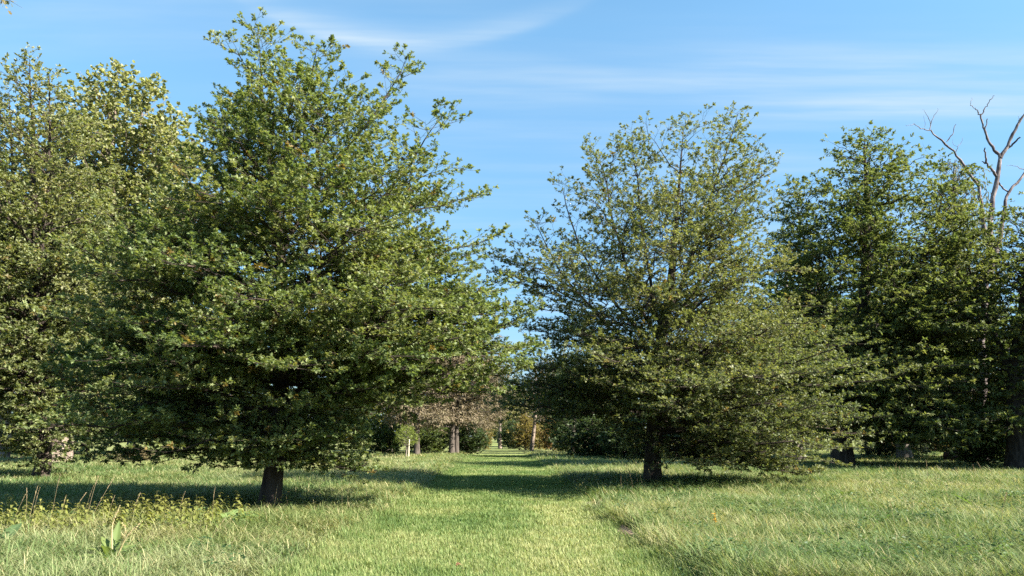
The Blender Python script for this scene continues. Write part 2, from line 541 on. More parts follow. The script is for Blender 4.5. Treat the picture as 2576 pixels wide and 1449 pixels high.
def grow(seed, axes, env, n_limbs, kfun, z_range, pal, leaf_t, leaf_len, leaf_mat, leaf_w=1.0, n2_per_m=3.4, n3_per_m=7.0, leaves=9,
         flat=0.75, l2=0.36, l3=(0.16, 0.36), wood_twigs=True, droop=0.0, top_bias=0.0, limb_r=1.0, fmin=0.45, accent=None, accent_frac=0.0,
         leaf_scatter=0.55, keep=None, up_leaf=1.0, limb_start=0.22, min_up=None, spur=4.0, spur_len=1.3, spur_from=0.35, reach=1.06, extra=(), tip_pow=2.0, nrm_noise=0.52, extra_dy=0.0):
    """axes: list of (points, radii). env(z, az)->radius measured from axes[0]. All in world coordinates."""
    rng = np.random.default_rng(seed)
    zlo, zhi = z_range
    # tips, spread with a density that follows the girth of the crown
    zt = np.linspace(zlo, zhi, 400)
    wgt = np.array([env(z, 0) + env(z, math.pi) + 0.5 for z in zt])
    cdf = np.cumsum(wgt); cdf /= cdf[-1]
    uu = (np.arange(n_limbs) + rng.random(n_limbs)) / n_limbs
    z_tip = np.interp(uu, cdf, zt)
    az = (np.arange(n_limbs) * 2.39996 + rng.normal(0, 0.35, n_limbs)) % (2 * math.pi)
    f = fmin + (1 - fmin) * rng.random(n_limbs) ** 0.38
    f *= rng.uniform(0.92, 1.06, n_limbs) * reach
    main = axes[0][0]
    xm = np.interp(z_tip, main[:, 2], main[:, 0]); ym = np.interp(z_tip, main[:, 2], main[:, 1])
    R = np.array([env(z, a) for z, a in zip(z_tip, az)]) * f
    tips = np.stack([xm + R * np.cos(az), ym + R * np.sin(az), z_tip], 1)
    if len(extra):
        ex = np.array([P(u, v, D_ + extra_dy) for u, v, D_ in extra])
        tips = np.concatenate([tips, ex]); z_tip = np.concatenate([z_tip, ex[:, 2]])
        n_limbs = len(tips)
    limbs = []; lr = []; llen = []
    for i in range(n_limbs):
        best = None
        for j, (ap, ar) in enumerate(axes):
            h = max(0.0, (z_tip[i] - zlo) / (zhi - zlo))
            d = math.hypot(*(tips[i, :2] - np.array([np.interp(z_tip[i], ap[:, 2], ap[:, 0]), np.interp(z_tip[i], ap[:, 2], ap[:, 1])])))
            za = z_tip[i] - kfun(h) * d
            zmin = ap[0, 2] if j else max(ap[0, 2], min_up if min_up is not None else zlo * 0.55)
            zmax = ap[-1, 2] - 0.15
            if za < zmin: pen = (zmin - za); za = zmin
            elif za > zmax: pen = (za - zmax) * 1.5; za = zmax
            else: pen = 0
            score = d + pen + rng.random() * 0.3
            if best is None or score < best[0]:
                best = (score, j, za, d)
        _, j, za, d = best
        ap, ar = axes[j]
        p0 = np.array([np.interp(za, ap[:, 2], ap[:, 0]), np.interp(za, ap[:, 2], ap[:, 1]), za])
        rr = np.interp(za, ap[:, 2], ar)
        p2 = tips[i]
        L = np.linalg.norm(p2 - p0)
        p1 = p0 * 0.5 + p2 * 0.5
        p1[2] += L * rng.uniform(-0.02, 0.14) * (1 if kfun(0.5 * (za - zlo) / (zhi - zlo) + 0.2) < 0.6 else -0.3)
        p1[:2] += rng.normal(0, 0.06 * L, 2)
        t = np.linspace(0, 1, 10)[:, None]
        c = (1 - t) ** 2 * p0 + 2 * t * (1 - t) * p1 + t * t * p2
        wv = rng.normal(0, 0.022 * L, (10, 3)); wv[0] = 0; wv[:, 2] *= 0.6
        c += wv
        limbs.append(c); llen.append(L)
        r0 = min(rr * 0.6, (0.010 + 0.0085 * L) * limb_r)
        lr.append(r0 * (1 - t[:, 0] * 0.86))
    # short shoots clothing the upper part of the stem and of every leader
    for j, (ap, ar) in enumerate(axes):
        seg = np.concatenate([[0], np.cumsum(np.linalg.norm(np.diff(ap, axis=0), axis=1))])
        t0 = spur_from if j else max(spur_from, 0.55)
        ns = int(seg[-1] * (1 - t0) * spur)
        for k in range(ns):
            tt = t0 + (1 - t0) * (k + rng.random()) / ns
            q = tt * (len(ap) - 1); i0 = min(len(ap) - 2, int(q))
            p0 = ap[i0] + (ap[i0 + 1] - ap[i0]) * (q - i0)
            tg = norm(ap[i0 + 1] - ap[i0])
            a = k * 2.39996 + rng.normal(0, 0.4)
            L = (0.28 + spur_len * (1 - tt)) * rng.uniform(0.7, 1.3)
            d = norm(np.array([math.cos(a), math.sin(a), 0.25]) + tg * rng.uniform(0.3, 0.9))
            t = np.linspace(0, 1, 10)[:, None]
            c = p0 + d * L * t + np.array([0, 0, 0.10]) * L * t * t + np.cumsum(rng.normal(0, 0.008 * L, (10, 3)), 0)
            limbs.append(c); llen.append(L)
            lr.append(min(np.interp(tt, np.linspace(0, 1, len(ar)), ar) * 0.55, 0.006 + 0.006 * L) * (1 - t[:, 0] * 0.85))
    limbs = np.array(limbs); lr = np.array(lr); llen = np.array(llen)
    n_limbs = len(limbs)
    # ---- secondaries
    n2 = np.clip((llen * n2_per_m).astype(int), 3, 30)
    i2 = np.repeat(np.arange(n_limbs), n2)
    k2 = np.concatenate([np.arange(n) for n in n2])
    N2 = len(i2)
    t2 = limb_start + (1 - limb_start) * (k2 + rng.random(N2)) / n2[i2]
    p, tg = poly_at(limbs, i2, t2)
    up = norm(np.stack([rng.normal(0, 1 - flat, N2), rng.normal(0, 1 - flat, N2), np.ones(N2)], 1))
    side = norm(np.cross(tg, up)) * np.where(k2 % 2 == 0, 1, -1)[:, None]
    ang = np.radians(rng.uniform(35, 68, N2)) * np.where(t2 > 0.93, 0.3, 1)
    d2 = norm(tg * np.cos(ang)[:, None] + side * np.sin(ang)[:, None] + np.stack([np.zeros(N2)] * 2 + [rng.normal(0.05, 0.22 * np.clip(1.35 - flat, 0.2, 1) * 1.2, N2)], 1))
    L2 = np.clip(llen[i2] * l2 * (1.05 - t2) + 0.32, 0.28, 2.3) * rng.uniform(0.65, 1.25, N2)
    K = 5
    s = np.linspace(0, 1, K)
    bend = norm(rng.normal(0, 1, (N2, 3))) * np.array([0.16, 0.16, 0.16 * (1.5 - flat)]) + np.array([0, 0, 0.10 - droop])
    sec = p[:, None, :] + d2[:, None, :] * (s[None, :, None] * L2[:, None, None]) + bend[:, None, :] * (s[None, :, None] ** 2 * L2[:, None, None])
    r2 = (0.0045 + 0.004 * L2)[:, None] * (1 - 0.75 * s)[None, :] * (0.5 + 0.5 * limb_r)
    # ---- twigs
    n3 = np.clip((L2 * n3_per_m).astype(int), 2, 14)
    i3 = np.repeat(np.arange(N2), n3)
    k3 = np.concatenate([np.arange(n) for n in n3])
    N3 = len(i3)
    t3 = 0.15 + 0.85 * (k3 + rng.random(N3)) / n3[i3]
    p, tg = poly_at(sec, i3, t3)
    un = 0.05 + 1.1 * (1 - flat)
    up = norm(np.stack([rng.normal(0, un, N3), rng.normal(0, un, N3), np.ones(N3)], 1))
    side = norm(np.cross(tg, up)) * np.where(k3 % 2 == 0, 1, -1)[:, None]
    ang = np.radians(rng.uniform(25, 70, N3)) * np.where(t3 > 0.88, 0.3, 1)
    d3 = norm(tg * np.cos(ang)[:, None] + side * np.sin(ang)[:, None] + rng.normal(0, 0.16, (N3, 3)) * np.array([1, 1, 1.5 - flat]) + np.array([0, 0, 0.10 - droop]))
    L3 = rng.uniform(l3[0], l3[1], N3) * (1.15 - 0.4 * t3)
    s = np.linspace(0, 1, 3)
    tw = p[:, None, :] + d3[:, None, :] * (s[None, :, None] * L3[:, None, None])
    tw[:, 2, 2] += 0.06 * L3 - droop * L3
    # ---- leaves
    nl = np.maximum(1, np.round(leaves * rng.uniform(0.6, 1.4, N3)).astype(int))
    limb_of3 = i2[i3]
    if keep is not None:
        kp = keep(tw[:, 1], rng)
        nl = np.where(kp, nl, 0)
    i4 = np.repeat(np.arange(N3), nl)
    N4 = len(i4)
    t4 = rng.random(N4) ** (1 / tip_pow) * 0.99
    p, tg = poly_at(tw, i4, t4)
    dirs = norm(tg * 0.55 + rng.normal(0, leaf_scatter, (N4, 3)) * np.array([1, 1, 0.65]) + np.array([0, 0, -0.05 - droop]))
    nrm = norm(np.array([0, 0, 1.0]) * up_leaf + rng.normal(0, nrm_noise, (N4, 3)))
    ln = leaf_len * rng.uniform(0.65, 1.25, N4)
    limb_u = rng.random(n_limbs); tw_u = rng.random(N3)
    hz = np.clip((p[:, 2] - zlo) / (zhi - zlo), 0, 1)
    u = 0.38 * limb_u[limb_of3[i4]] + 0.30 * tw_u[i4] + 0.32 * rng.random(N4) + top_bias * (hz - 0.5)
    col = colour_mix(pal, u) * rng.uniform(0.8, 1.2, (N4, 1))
    if accent is not None and accent_frac > 0:
        m = (tw_u[i4] > 1 - accent_frac)
        col[m] = np.array(accent) * rng.uniform(0.6, 1.3, (m.sum(), 1))
        m = rng.random(N4) > 1 - accent_frac * 0.4
        col[m] = np.array(accent) * rng.uniform(0.6, 1.3, (m.sum(), 1))
    print('leaves', seed, N4, 'limbs', n_limbs)
    leaf_me = leaf_mesh('crown', p, dirs, nrm, ln, leaf_w, col, leaf_t, leaf_mat)
    # ---- wood
    vs = []; qs = []; off = 0
    for ap, ar in axes:
        v, q = tubes(ap[None], ar[None], 12)
        vs.append(v); qs.append(q + off); off += len(v)
    groups = [(limbs, lr, 6), (sec, r2, 4)]
    if wood_twigs:
        groups.append((tw, np.stack([np.full(N3, 0.004), np.full(N3, 0.003), np.full(N3, 0.0015)], 1), 3))
    for pa, ra, sd in groups:
        v, q = tubes(pa, ra, sd)
        vs.append(v); qs.append(q + off); off += len(v)
    return np.concatenate(vs), np.concatenate(qs), leaf_me


def build_tree(name, label, base, res, bark, group=None, cat='tree'):
    V, Q, lm = res
    base = np.array(base, float)
    t = thing(name, label, cat, tuple(base), group)
    me = make_mesh('trunk', V - base, 4, Q, bark, None, True)
    link('trunk', me, t)
    co = np.empty(len(lm.vertices) * 3, dtype=np.float32)
    lm.vertices.foreach_get('co', co)
    co = co.reshape(-1, 3) - base.astype(np.float32)
    lm.vertices.foreach_set('co', co.ravel())
    lm.update()
    link('crown', lm, t)
    return t


def copy_tree(o, loc, rotz, scale, label):
    c = o.copy(); C.objects.link(c)
    c.location = loc; c.rotation_euler = (0, 0, rotz); c.scale = (scale[0], scale[0], scale[1])
    c['label'] = label
    for ch in o.children:
        d = ch.copy(); C.objects.link(d); d.parent = c
    return c


def outline_env(rows, D, axis):
    """rows: (v, left u, right u) of the crown's outline at distance D, radii measured from the axis"""
    z = []; rl = []; rr = []
    for v, ul, ur in rows:
        pl = P(ul, v, D); pr = P(ur, v, D)
        zz = pl[2]
        xa = np.interp(zz, axis[:, 2], axis[:, 0])
        z.append(zz); rl.append(max(0.05, xa - pl[0])); rr.append(max(0.05, pr[0] - xa))
    o = np.argsort(z)
    z = np.array(z)[o]; rl = np.array(rl)[o]; rr = np.array(rr)[o]

    def env(h, az):
        a = np.interp(h, z, rl); b = np.interp(h, z, rr)
        s = min(1.0, max(0.0, 0.5 + 0.75 * math.cos(az)))
        depth = 1 - 0.06 * abs(math.sin(az))
        return (b * s + a * (1 - s)) * depth
    return env, (z[0], z[-1])


def gz(x, y):
    return float(ground_z(np.array([x]), np.array([y]))[0])


def ray_ground(u, D):
    p = P(u, 1100, D)
    return np.array([p[0], D, gz(p[0], D)])


def axis_px(pts, D, r0, r1, rng=None, wob=0.0, K=26, dy=None, base=None):
    w3 = [P(u, v, D) for u, v in pts]
    if base is not None:
        w3 = [np.array(base)] + w3
    if dy is not None:
        for q, e in zip(w3, np.linspace(0, dy, len(w3))):
            q[1] += e
    return smooth_axis(w3, r0, r1, K, rng, wob)


OAK_PAL = [(0.068, 0.092, 0.040), (0.106, 0.133, 0.058), (0.150, 0.172, 0.078), (0.200, 0.210, 0.100), (0.250, 0.240, 0.124)]


LEFT_PAL = [(0.070, 0.106, 0.040), (0.113, 0.156, 0.060), (0.165, 0.203, 0.082), (0.222, 0.242, 0.108), (0.275, 0.268, 0.132)]


# ------------------------------------------------------------------ the two large oaks
def flare(ar, ap, amount, h=0.7):
    z0 = ap[0, 2]
    return ar * (1 + amount * np.exp(-((ap[:, 2] - z0) / h) ** 1.2))


def left_oak():
    D = 17.8
    rng = np.random.default_rng(5)
    base = ray_ground(685, D); base[2] -= 0.1
    tr, r = axis_px([(690, 1175), (705, 1050), (715, 900), (710, 700), (690, 500), (665, 300), (645, 66)], D, 0.215, 0.006, rng, 0.03, 40, base=base)
    r = flare(r, tr, 0.35)
    r[20:] *= np.linspace(1, 0.45, 20)
    axes = [(tr, r)]
    axes.append(axis_px([(705, 640), (780, 480), (880, 340), (960, 230), (1012, 118)], D, 0.055, 0.006, rng, 0.05, 22, dy=0.8))
    axes.append(axis_px([(695, 520), (740, 400), (790, 270), (822, 165)], D, 0.045, 0.006, rng, 0.05, 18, dy=-1.0))
    axes.append(axis_px([(690, 560), (640, 430), (590, 300), (562, 200)], D, 0.045, 0.006, rng, 0.05, 18, dy=1.2))
    axes.append(axis_px([(715, 760), (850, 640), (990, 490), (1110, 330)], D, 0.05, 0.006, rng, 0.06, 20, dy=-0.6))
    rows = [(58, 636, 652), (80, 612, 680), (110, 580, 710), (150, 545, 730), (200, 560, 760), (240, 565, 850), (270, 555, 980), (300, 535, 1050),
            (350, 510, 1100), (400, 480, 1125), (450, 445, 1125), (500, 395, 1170), (550, 340, 1180), (600, 300, 1215), (700, 250, 1265),
            (800, 190, 1310), (870, 170, 1345), (920, 165, 1340), (960, 165, 1270), (990, 165, 1200), (1020, 168, 1100), (1050, 170, 1010), (1090, 180, 955), (1150, 210, 945), (1190, 330, 940)]
    env, zr = outline_env(rows, D, tr)
    res = grow(11, axes, env, 185, lambda h: -0.12 + 0.95 * h ** 1.1, zr, LEFT_PAL, OAK_LEAF, 0.100, M_OAK_LEAF, leaf_w=0.74, tip_pow=3.5, leaf_scatter=0.42, nrm_noise=0.42,
               n2_per_m=4.8, n3_per_m=8.0, leaves=18, flat=0.955, l2=0.48, fmin=0.4, accent=(0.20, 0.15, 0.055), accent_frac=0.02, min_up=1.2, top_bias=0.15, extra_dy=-1.2,
               extra=[(1335, 875, 19.5), (1345, 905, 18.5), (1310, 815, 19), (1270, 720, 18.5), (1220, 610, 19), (1200, 500, 19), (1160, 420, 18.6), (1140, 310, 19), (1290, 770, 20.5), (1300, 940, 19), (1240, 985, 18.5), (560, 1178, 17.6), (600, 1165, 17.2), (690, 1120, 17.0), (720, 1150, 17.4), (930, 1185, 18.2), (900, 1120, 18.0), (880, 1200, 18.6), (500, 1165, 18.4), (400, 1160, 19.0), (250, 1130, 19.0), (300, 1165, 20.0), (640, 1140, 16.6), (820, 1150, 19.5), (760, 1110, 16.8)])
    build_tree('oak_tree', 'tallest oak with a pointed top, left of the mown path, trunk rising from the nettles', base, res, M_BARK_OAK, 'oaks flanking the mown path')


def right_oak():
    D = 26.5
    rng = np.random.default_rng(8)
    base = ray_ground(1640, D); base[2] -= 0.1
    tr, r = axis_px([(1640, 1180), (1645, 1050), (1655, 930), (1668, 830), (1690, 700), (1700, 560), (1712, 420), (1720, 305)], D, 0.27, 0.008, rng, 0.03, 40, base=base)
    r = flare(r, tr, 0.35)
    r[20:] *= np.linspace(1, 0.4, 20)
    axes = [(tr, r)]
    axes.append(axis_px([(1668, 850), (1640, 720), (1620, 560), (1612, 420), (1598, 310)], D, 0.06, 0.007, rng, 0.06, 22, dy=0.9))
    axes.append(axis_px([(1675, 800), (1730, 680), (1780, 520), (1815, 400), (1842, 310)], D, 0.065, 0.007, rng, 0.06, 22, dy=-0.9))
    axes.append(axis_px([(1668, 840), (1760, 720), (1850, 560), (1905, 430), (1925, 365)], D, 0.06, 0.007, rng, 0.06, 22, dy=1.2))
    axes.append(axis_px([(1660, 860), (1590, 740), (1540, 560), (1515, 430), (1485, 385)], D, 0.06, 0.007, rng, 0.06, 22, dy=-0.5))
    axes.append(axis_px([(1658, 880), (1560, 780), (1470, 640), (1425, 520), (1420, 455)], D, 0.06, 0.007, rng, 0.06, 22, dy=0.6))
    axes.append(axis_px([(1660, 900), (1530, 830), (1400, 690), (1342, 580)], D, 0.055, 0.007, rng, 0.06, 22, dy=-1.0))
    rows = [(300, 1690, 1745), (330, 1580, 1855), (370, 1500, 1920), (400, 1490, 1940), (430, 1430, 1945), (500, 1410, 1950), (550, 1360, 1950), (600, 1290, 1960),
            (650, 1245, 1985), (700, 1245, 2010), (750, 1285, 2050), (800, 1325, 2090), (850, 1330, 2130), (900, 1290, 2180), (950, 1255, 2215), (1000, 1240, 2230), (1030, 1250, 2225),
            (1050, 1400, 2200), (1075, 1500, 2175), (1100, 1560, 2160), (1150, 1590, 2160), (1185, 1620, 2130)]
    env, zr = outline_env(rows, D, tr)
    res = grow(23, axes, env, 190, lambda h: -0.08 + 0.80 * h, zr, OAK_PAL, OAK_LEAF, 0.112, M_OAK_LEAF, leaf_w=0.74, tip_pow=3.5, leaf_scatter=0.42, nrm_noise=0.45,
               n2_per_m=4.0, n3_per_m=7.0, leaves=13, flat=0.9, l2=0.44, accent=(0.20, 0.15, 0.055), accent_frac=0.015, min_up=1.2, top_bias=0.1, limb_r=1.0, spur_len=1.6,
               extra=[(1248, 655, 26.5), (1240, 705, 26), (1300, 760, 25.5), (1285, 880, 26.5), (1255, 955, 26), (1235, 1015, 26.8), (1260, 1030, 25), (1320, 830, 27), (1350, 560, 26.5), (1300, 610, 26), (1310, 920, 24.8), (1380, 1040, 25.5), (1280, 990, 27.5), (2060, 1196, 25.6), (2085, 1165, 26.0), (2010, 1185, 25.5), (1950, 1172, 25.8), (1860, 1178, 25.5), (1780, 1165, 25.2), (2140, 1130, 26.5), (2180, 1090, 26.5), (1700, 1130, 24.5), (1590, 1100, 25.0), (2200, 1050, 26)])
    build_tree('oak_tree', 'broad oak with a many-pointed open top, right of the mown path', base, res, M_BARK_OAK, 'oaks flanking the mown path')


left_oak()
right_oak()


# ------------------------------------------------------------------ other large trees
def edge_oak():
    D = 30.0
    rng = np.random.default_rng(15)
    base = ray_ground(112, D); base[2] -= 0.1
    tr, r = axis_px([(112, 1180), (105, 1000), (95, 800), (85, 500), (70, 150)], D, 0.26, 0.008, rng, 0.06, 36, base=base)
    axes = [(tr, flare(r, tr, 0.3))]
    axes.append(axis_px([(95, 800), (130, 560), (165, 330), (180, 230)], D, 0.1, 0.012, rng, 0.08, 20, dy=-1.5))
    axes.append(axis_px([(95, 850), (30, 600), (0, 380), (-10, 210)], D, 0.1, 0.012, rng, 0.08, 20, dy=1.0))
    rows = [(142, 58, 82), (180, 20, 130), (230, -50, 195), (300, -110, 235), (400, -170, 270), (500, -230, 310), (600, -260, 340), (700, -290, 360), (800, -310, 365),
            (900, -320, 360), (1000, -300, 340), (1050, -260, 310), (1110, -160, 250), (1160, -40, 215), (1185, 30, 175)]
    env, zr = outline_env(rows, D, tr)
    pal = [(0.090, 0.120, 0.048), (0.135, 0.165, 0.068), (0.185, 0.207, 0.090), (0.235, 0.243, 0.120), (0.285, 0.278, 0.155)]
    res = grow(31, axes, env, 300, lambda h: -0.15 + 1.0 * h, zr, pal, SIMPLE_LEAF, 0.135, M_OAK_LEAF, leaf_w=0.95,
               n2_per_m=2.8, n3_per_m=5.5, leaves=13, flat=0.8, spur_len=1.8, accent=(0.22, 0.18, 0.08), accent_frac=0.015, top_bias=0.35, min_up=0.5, limb_start=0.15,
               extra=[(80, 1130, 29), (115, 1172, 29), (150, 1120, 29), (170, 1085, 28.5), (60, 1090, 28.5), (100, 1150, 28.8), (135, 1160, 29.2), (110, 1110, 28.4), (90, 1178, 29.3), (125, 1060, 28), (75, 1050, 28), (180, 1030, 28), (140, 1180, 29.4)])
    build_tree('oak_tree', 'olive oak at the left edge of the photo with twiggy growth down its trunk', base, res, M_BARK_OAK)


def plane_tree():
    D = 47.0
    rng = np.random.default_rng(16)
    base = ray_ground(140, D); base[2] -= 0.1
    tr, r = axis_px([(142, 1120), (160, 950), (210, 750), (265, 500), (300, 180)], D, 0.80, 0.02, rng, 0.15, 36, base=base)
    r *= np.linspace(1, 0.25, 36) ** 0.8
    axes = [(tr, flare(r, tr, 0.3, 1.5))]
    axes.append(axis_px([(175, 880), (260, 700), (350, 500), (400, 250)], D, 0.16, 0.012, rng, 0.15, 22, dy=-2))
    axes.append(axis_px([(165, 900), (170, 650), (200, 420), (240, 250)], D, 0.16, 0.012, rng, 0.15, 22, dy=2))
    rows = [(170, 270, 335), (200, 225, 365), (250, 170, 425), (300, 130, 485), (350, 100, 510), (450, 60, 540), (550, 30, 560), (650, 10, 560), (750, 0, 520), (850, 10, 470), (950, 30, 420), (1020, 60, 330)]
    pal = [(0.12, 0.145, 0.058), (0.18, 0.200, 0.086), (0.24, 0.25, 0.118), (0.30, 0.30, 0.16), (0.37, 0.355, 0.21)]
    env, zr = outline_env(rows, D, tr)
    # [(0.075, 0.085, 0.022), (0.13, 0.135, 0.034), (0.20, 0.19, 0.050), (0.28, 0.25, 0.075), (0.36, 0.31, 0.13)]
    res = grow(41, axes, env, 260, lambda h: 0.25 + 0.9 * h, zr, pal, BROAD_LEAF, 0.205, M_SOFT_LEAF, leaf_w=1.0,
               n2_per_m=2.2, n3_per_m=4.0, leaves=10, flat=0.4, l3=(0.3, 0.6), top_bias=0.3, wood_twigs=False, limb_r=1.0, spur=3, spur_len=2.6,
               extra=[(430, 245, 46), (450, 285, 46), (468, 330, 46), (405, 215, 45.5), (380, 200, 47), (485, 400, 46), (495, 480, 45), (470, 300, 48), (440, 300, 43), (460, 380, 42), (480, 450, 42), (415, 260, 43), (250, 200, 45), (215, 225, 46), (300, 172, 46), (335, 185, 46)])
    build_tree('plane_tree', 'yellowing plane tree with big leaves and a thick pale flaking trunk', base, res, M_BARK_PALE)


def wingnut():
    D = 41.0
    rng = np.random.default_rng(17)
    base = ray_ground(2115, D); base[2] -= 0.1
    tr, r = axis_px([(2118, 1100), (2140, 950), (2170, 780), (2180, 600), (2175, 345)], D, 0.5, 0.015, rng, 0.15, 36, base=base)
    axes = [(tr, flare(r, tr, 0.35, 1.0))]
    axes.append(axis_px([(2150, 920), (2240, 760), (2320, 600), (2390, 440)], D, 0.14, 0.012, rng, 0.12, 22, dy=-1.5))
    axes.append(axis_px([(2150, 930), (2080, 760), (2040, 600), (2030, 470)], D, 0.13, 0.012, rng, 0.12, 22, dy=1.5))
    axes.append(axis_px([(2140, 980), (2280, 860), (2400, 720), (2450, 640)], D, 0.13, 0.012, rng, 0.12, 22, dy=-2.5))
    rows = [(335, 2130, 2235), (365, 2075, 2285), (410, 2045, 2320), (450, 1985, 2430), (500, 1945, 2460), (600, 1915, 2475), (700, 1900, 2490), (800, 1900, 2510), (900, 1900, 2530), (1000, 1900, 2525), (1060, 1940, 2515), (1100, 1990, 2480)]
    env, zr = outline_env(rows, D, tr)
    pal = [(0.058, 0.084, 0.032), (0.090, 0.119, 0.044), (0.132, 0.158, 0.058), (0.180, 0.193, 0.074), (0.225, 0.218, 0.092)]
    res = grow(53, axes[:3], env, 420, lambda h: -0.05 + 0.45 * h, zr, pal, SIMPLE_LEAF, 0.19, M_SOFT_LEAF, leaf_w=0.8, tip_pow=3,
               n2_per_m=2.1, n3_per_m=4.2, leaves=13, flat=0.88, droop=0.06, wood_twigs=False, limb_r=1.1, spur=1.2, spur_len=1.2, fmin=0.3, reach=1.04, nrm_noise=0.4,
               extra=[(2050, 560, 38), (2100, 620, 37), (2080, 700, 38), (2000, 640, 38), (2140, 560, 36), (2120, 680, 36), (2020, 740, 38), (2070, 640, 40), (2030, 690, 41), (2100, 760, 40), (2400, 1112, 36), (2450, 1120, 36), (2380, 1125, 36), (2470, 1115, 36), (2420, 1085, 35), (2440, 1100, 35.5), (1975, 480, 40), (1960, 540, 41), (1950, 610, 40), (1985, 520, 43), (1940, 680, 41), (1930, 740, 40), (2000, 450, 42), (1965, 580, 38.5), (2150, 345, 40), (2200, 340, 41.5), (2230, 365, 40), (2100, 385, 41), (2285, 400, 40.5), (2060, 440, 40), (2020, 500, 40), (1990, 560, 39), (2330, 420, 41), (2380, 440, 40), (2420, 470, 40), (2450, 540, 39), (2470, 620, 38.5), (2310, 520, 37.5), (2250, 480, 37.5), (2120, 470, 37.5), (2060, 600, 37), (2200, 600, 36.5), (2350, 620, 37), (2430, 1105, 37), (2360, 1110, 37), (2290, 1095, 36.5), (2470, 1080, 38), (2400, 1060, 36), (2330, 1040, 35.5), (2230, 1050, 36), (2480, 980, 37.5)], l3=(0.25, 0.5), leaf_scatter=0.5)
    build_tree('wingnut_tree', 'tall dark tree with feathery layered leaves behind the broad oak', base, res, M_BARK_DARK)


def edge_wingnut():
    D = 37.0
    rng = np.random.default_rng(18)
    base = ray_ground(2562, D); base[2] -= 0.1
    tr, r = axis_px([(2560, 1100), (2556, 950), (2570, 800), (2590, 680), (2600, 560)], D, 0.56, 0.03, rng, 0.1, 30, base=base)
    axes = [(tr, flare(r, tr, 0.3, 1.0))]
    axes.append(axis_px([(2558, 960), (2500, 800), (2465, 700), (2445, 600)], D, 0.14, 0.012, rng, 0.12, 22, dy=1.0))
    rows = [(500, 2540, 2640), (540, 2490, 2700), (580, 2430, 2760), (640, 2400, 2780), (720, 2400, 2800), (800, 2410, 2820), (900, 2450, 2840), (1000, 2470, 2820), (1080, 2490, 2760)]
    env, zr = outline_env(rows, D, tr)
    pal = [(0.055, 0.082, 0.030), (0.086, 0.114, 0.040), (0.125, 0.150, 0.052), (0.168, 0.180, 0.064), (0.21, 0.20, 0.08)]
    res = grow(59, axes, env, 280, lambda h: -0.05 + 0.7 * h, zr, pal, SIMPLE_LEAF, 0.19, M_SOFT_LEAF, leaf_w=0.75, tip_pow=3,
               n2_per_m=2.1, n3_per_m=4.2, leaves=13, flat=0.88, droop=0.08, wood_twigs=False, limb_r=1.1, spur=1.2, spur_len=1.2, fmin=0.3, nrm_noise=0.4,
               extra=[(2560, 520, 36), (2520, 540, 36.5), (2480, 560, 36), (2450, 590, 36.5), (2500, 600, 35), (2540, 580, 34.5), (2470, 640, 35), (2430, 660, 36), (2510, 660, 34), (2560, 640, 34), (2490, 1060, 35), (2520, 1090, 34.5), (2575, 1060, 34)], l3=(0.25, 0.5), leaf_scatter=0.5)
    build_tree('wingnut_tree', 'dark thick-trunked tree with hanging leaves at the right edge of the photo', base, res, M_BARK_DARK)


def feathery_tree():
    D = 58.0
    rng = np.random.default_rng(19)
    base = ray_ground(2395, D)
    tr, r = axis_px([(2395, 1000), (2400, 800), (2402, 600), (2405, 400)], D, 0.3, 0.02, rng, 0.15, 30, base=base)
    axes = [(tr, r)]
    rows = [(392, 2385, 2425), (420, 2340, 2465), (470, 2310, 2485), (540, 2290, 2500), (650, 2280, 2510), (800, 2270, 2520), (950, 2290, 2500)]
    env, zr = outline_env(rows, D, tr)
    pal = [(0.10, 0.11, 0.06), (0.15, 0.155, 0.085), (0.20, 0.19, 0.11), (0.22, 0.18, 0.10)]
    res = grow(61, axes, env, 120, lambda h: 0.5, zr, pal, NARROW_LEAF, 0.38, M_NEEDLE, leaf_w=1.2,
               n2_per_m=2, n3_per_m=2.6, leaves=5, flat=0.5, droop=0.55, spur=3, spur_len=2, wood_twigs=False, l3=(0.4, 0.8), limb_r=1.4)
    build_tree('weeping_tree', 'thin grey-green weeping tree showing beside the dead branches', base, res, M_BARK_DARK)


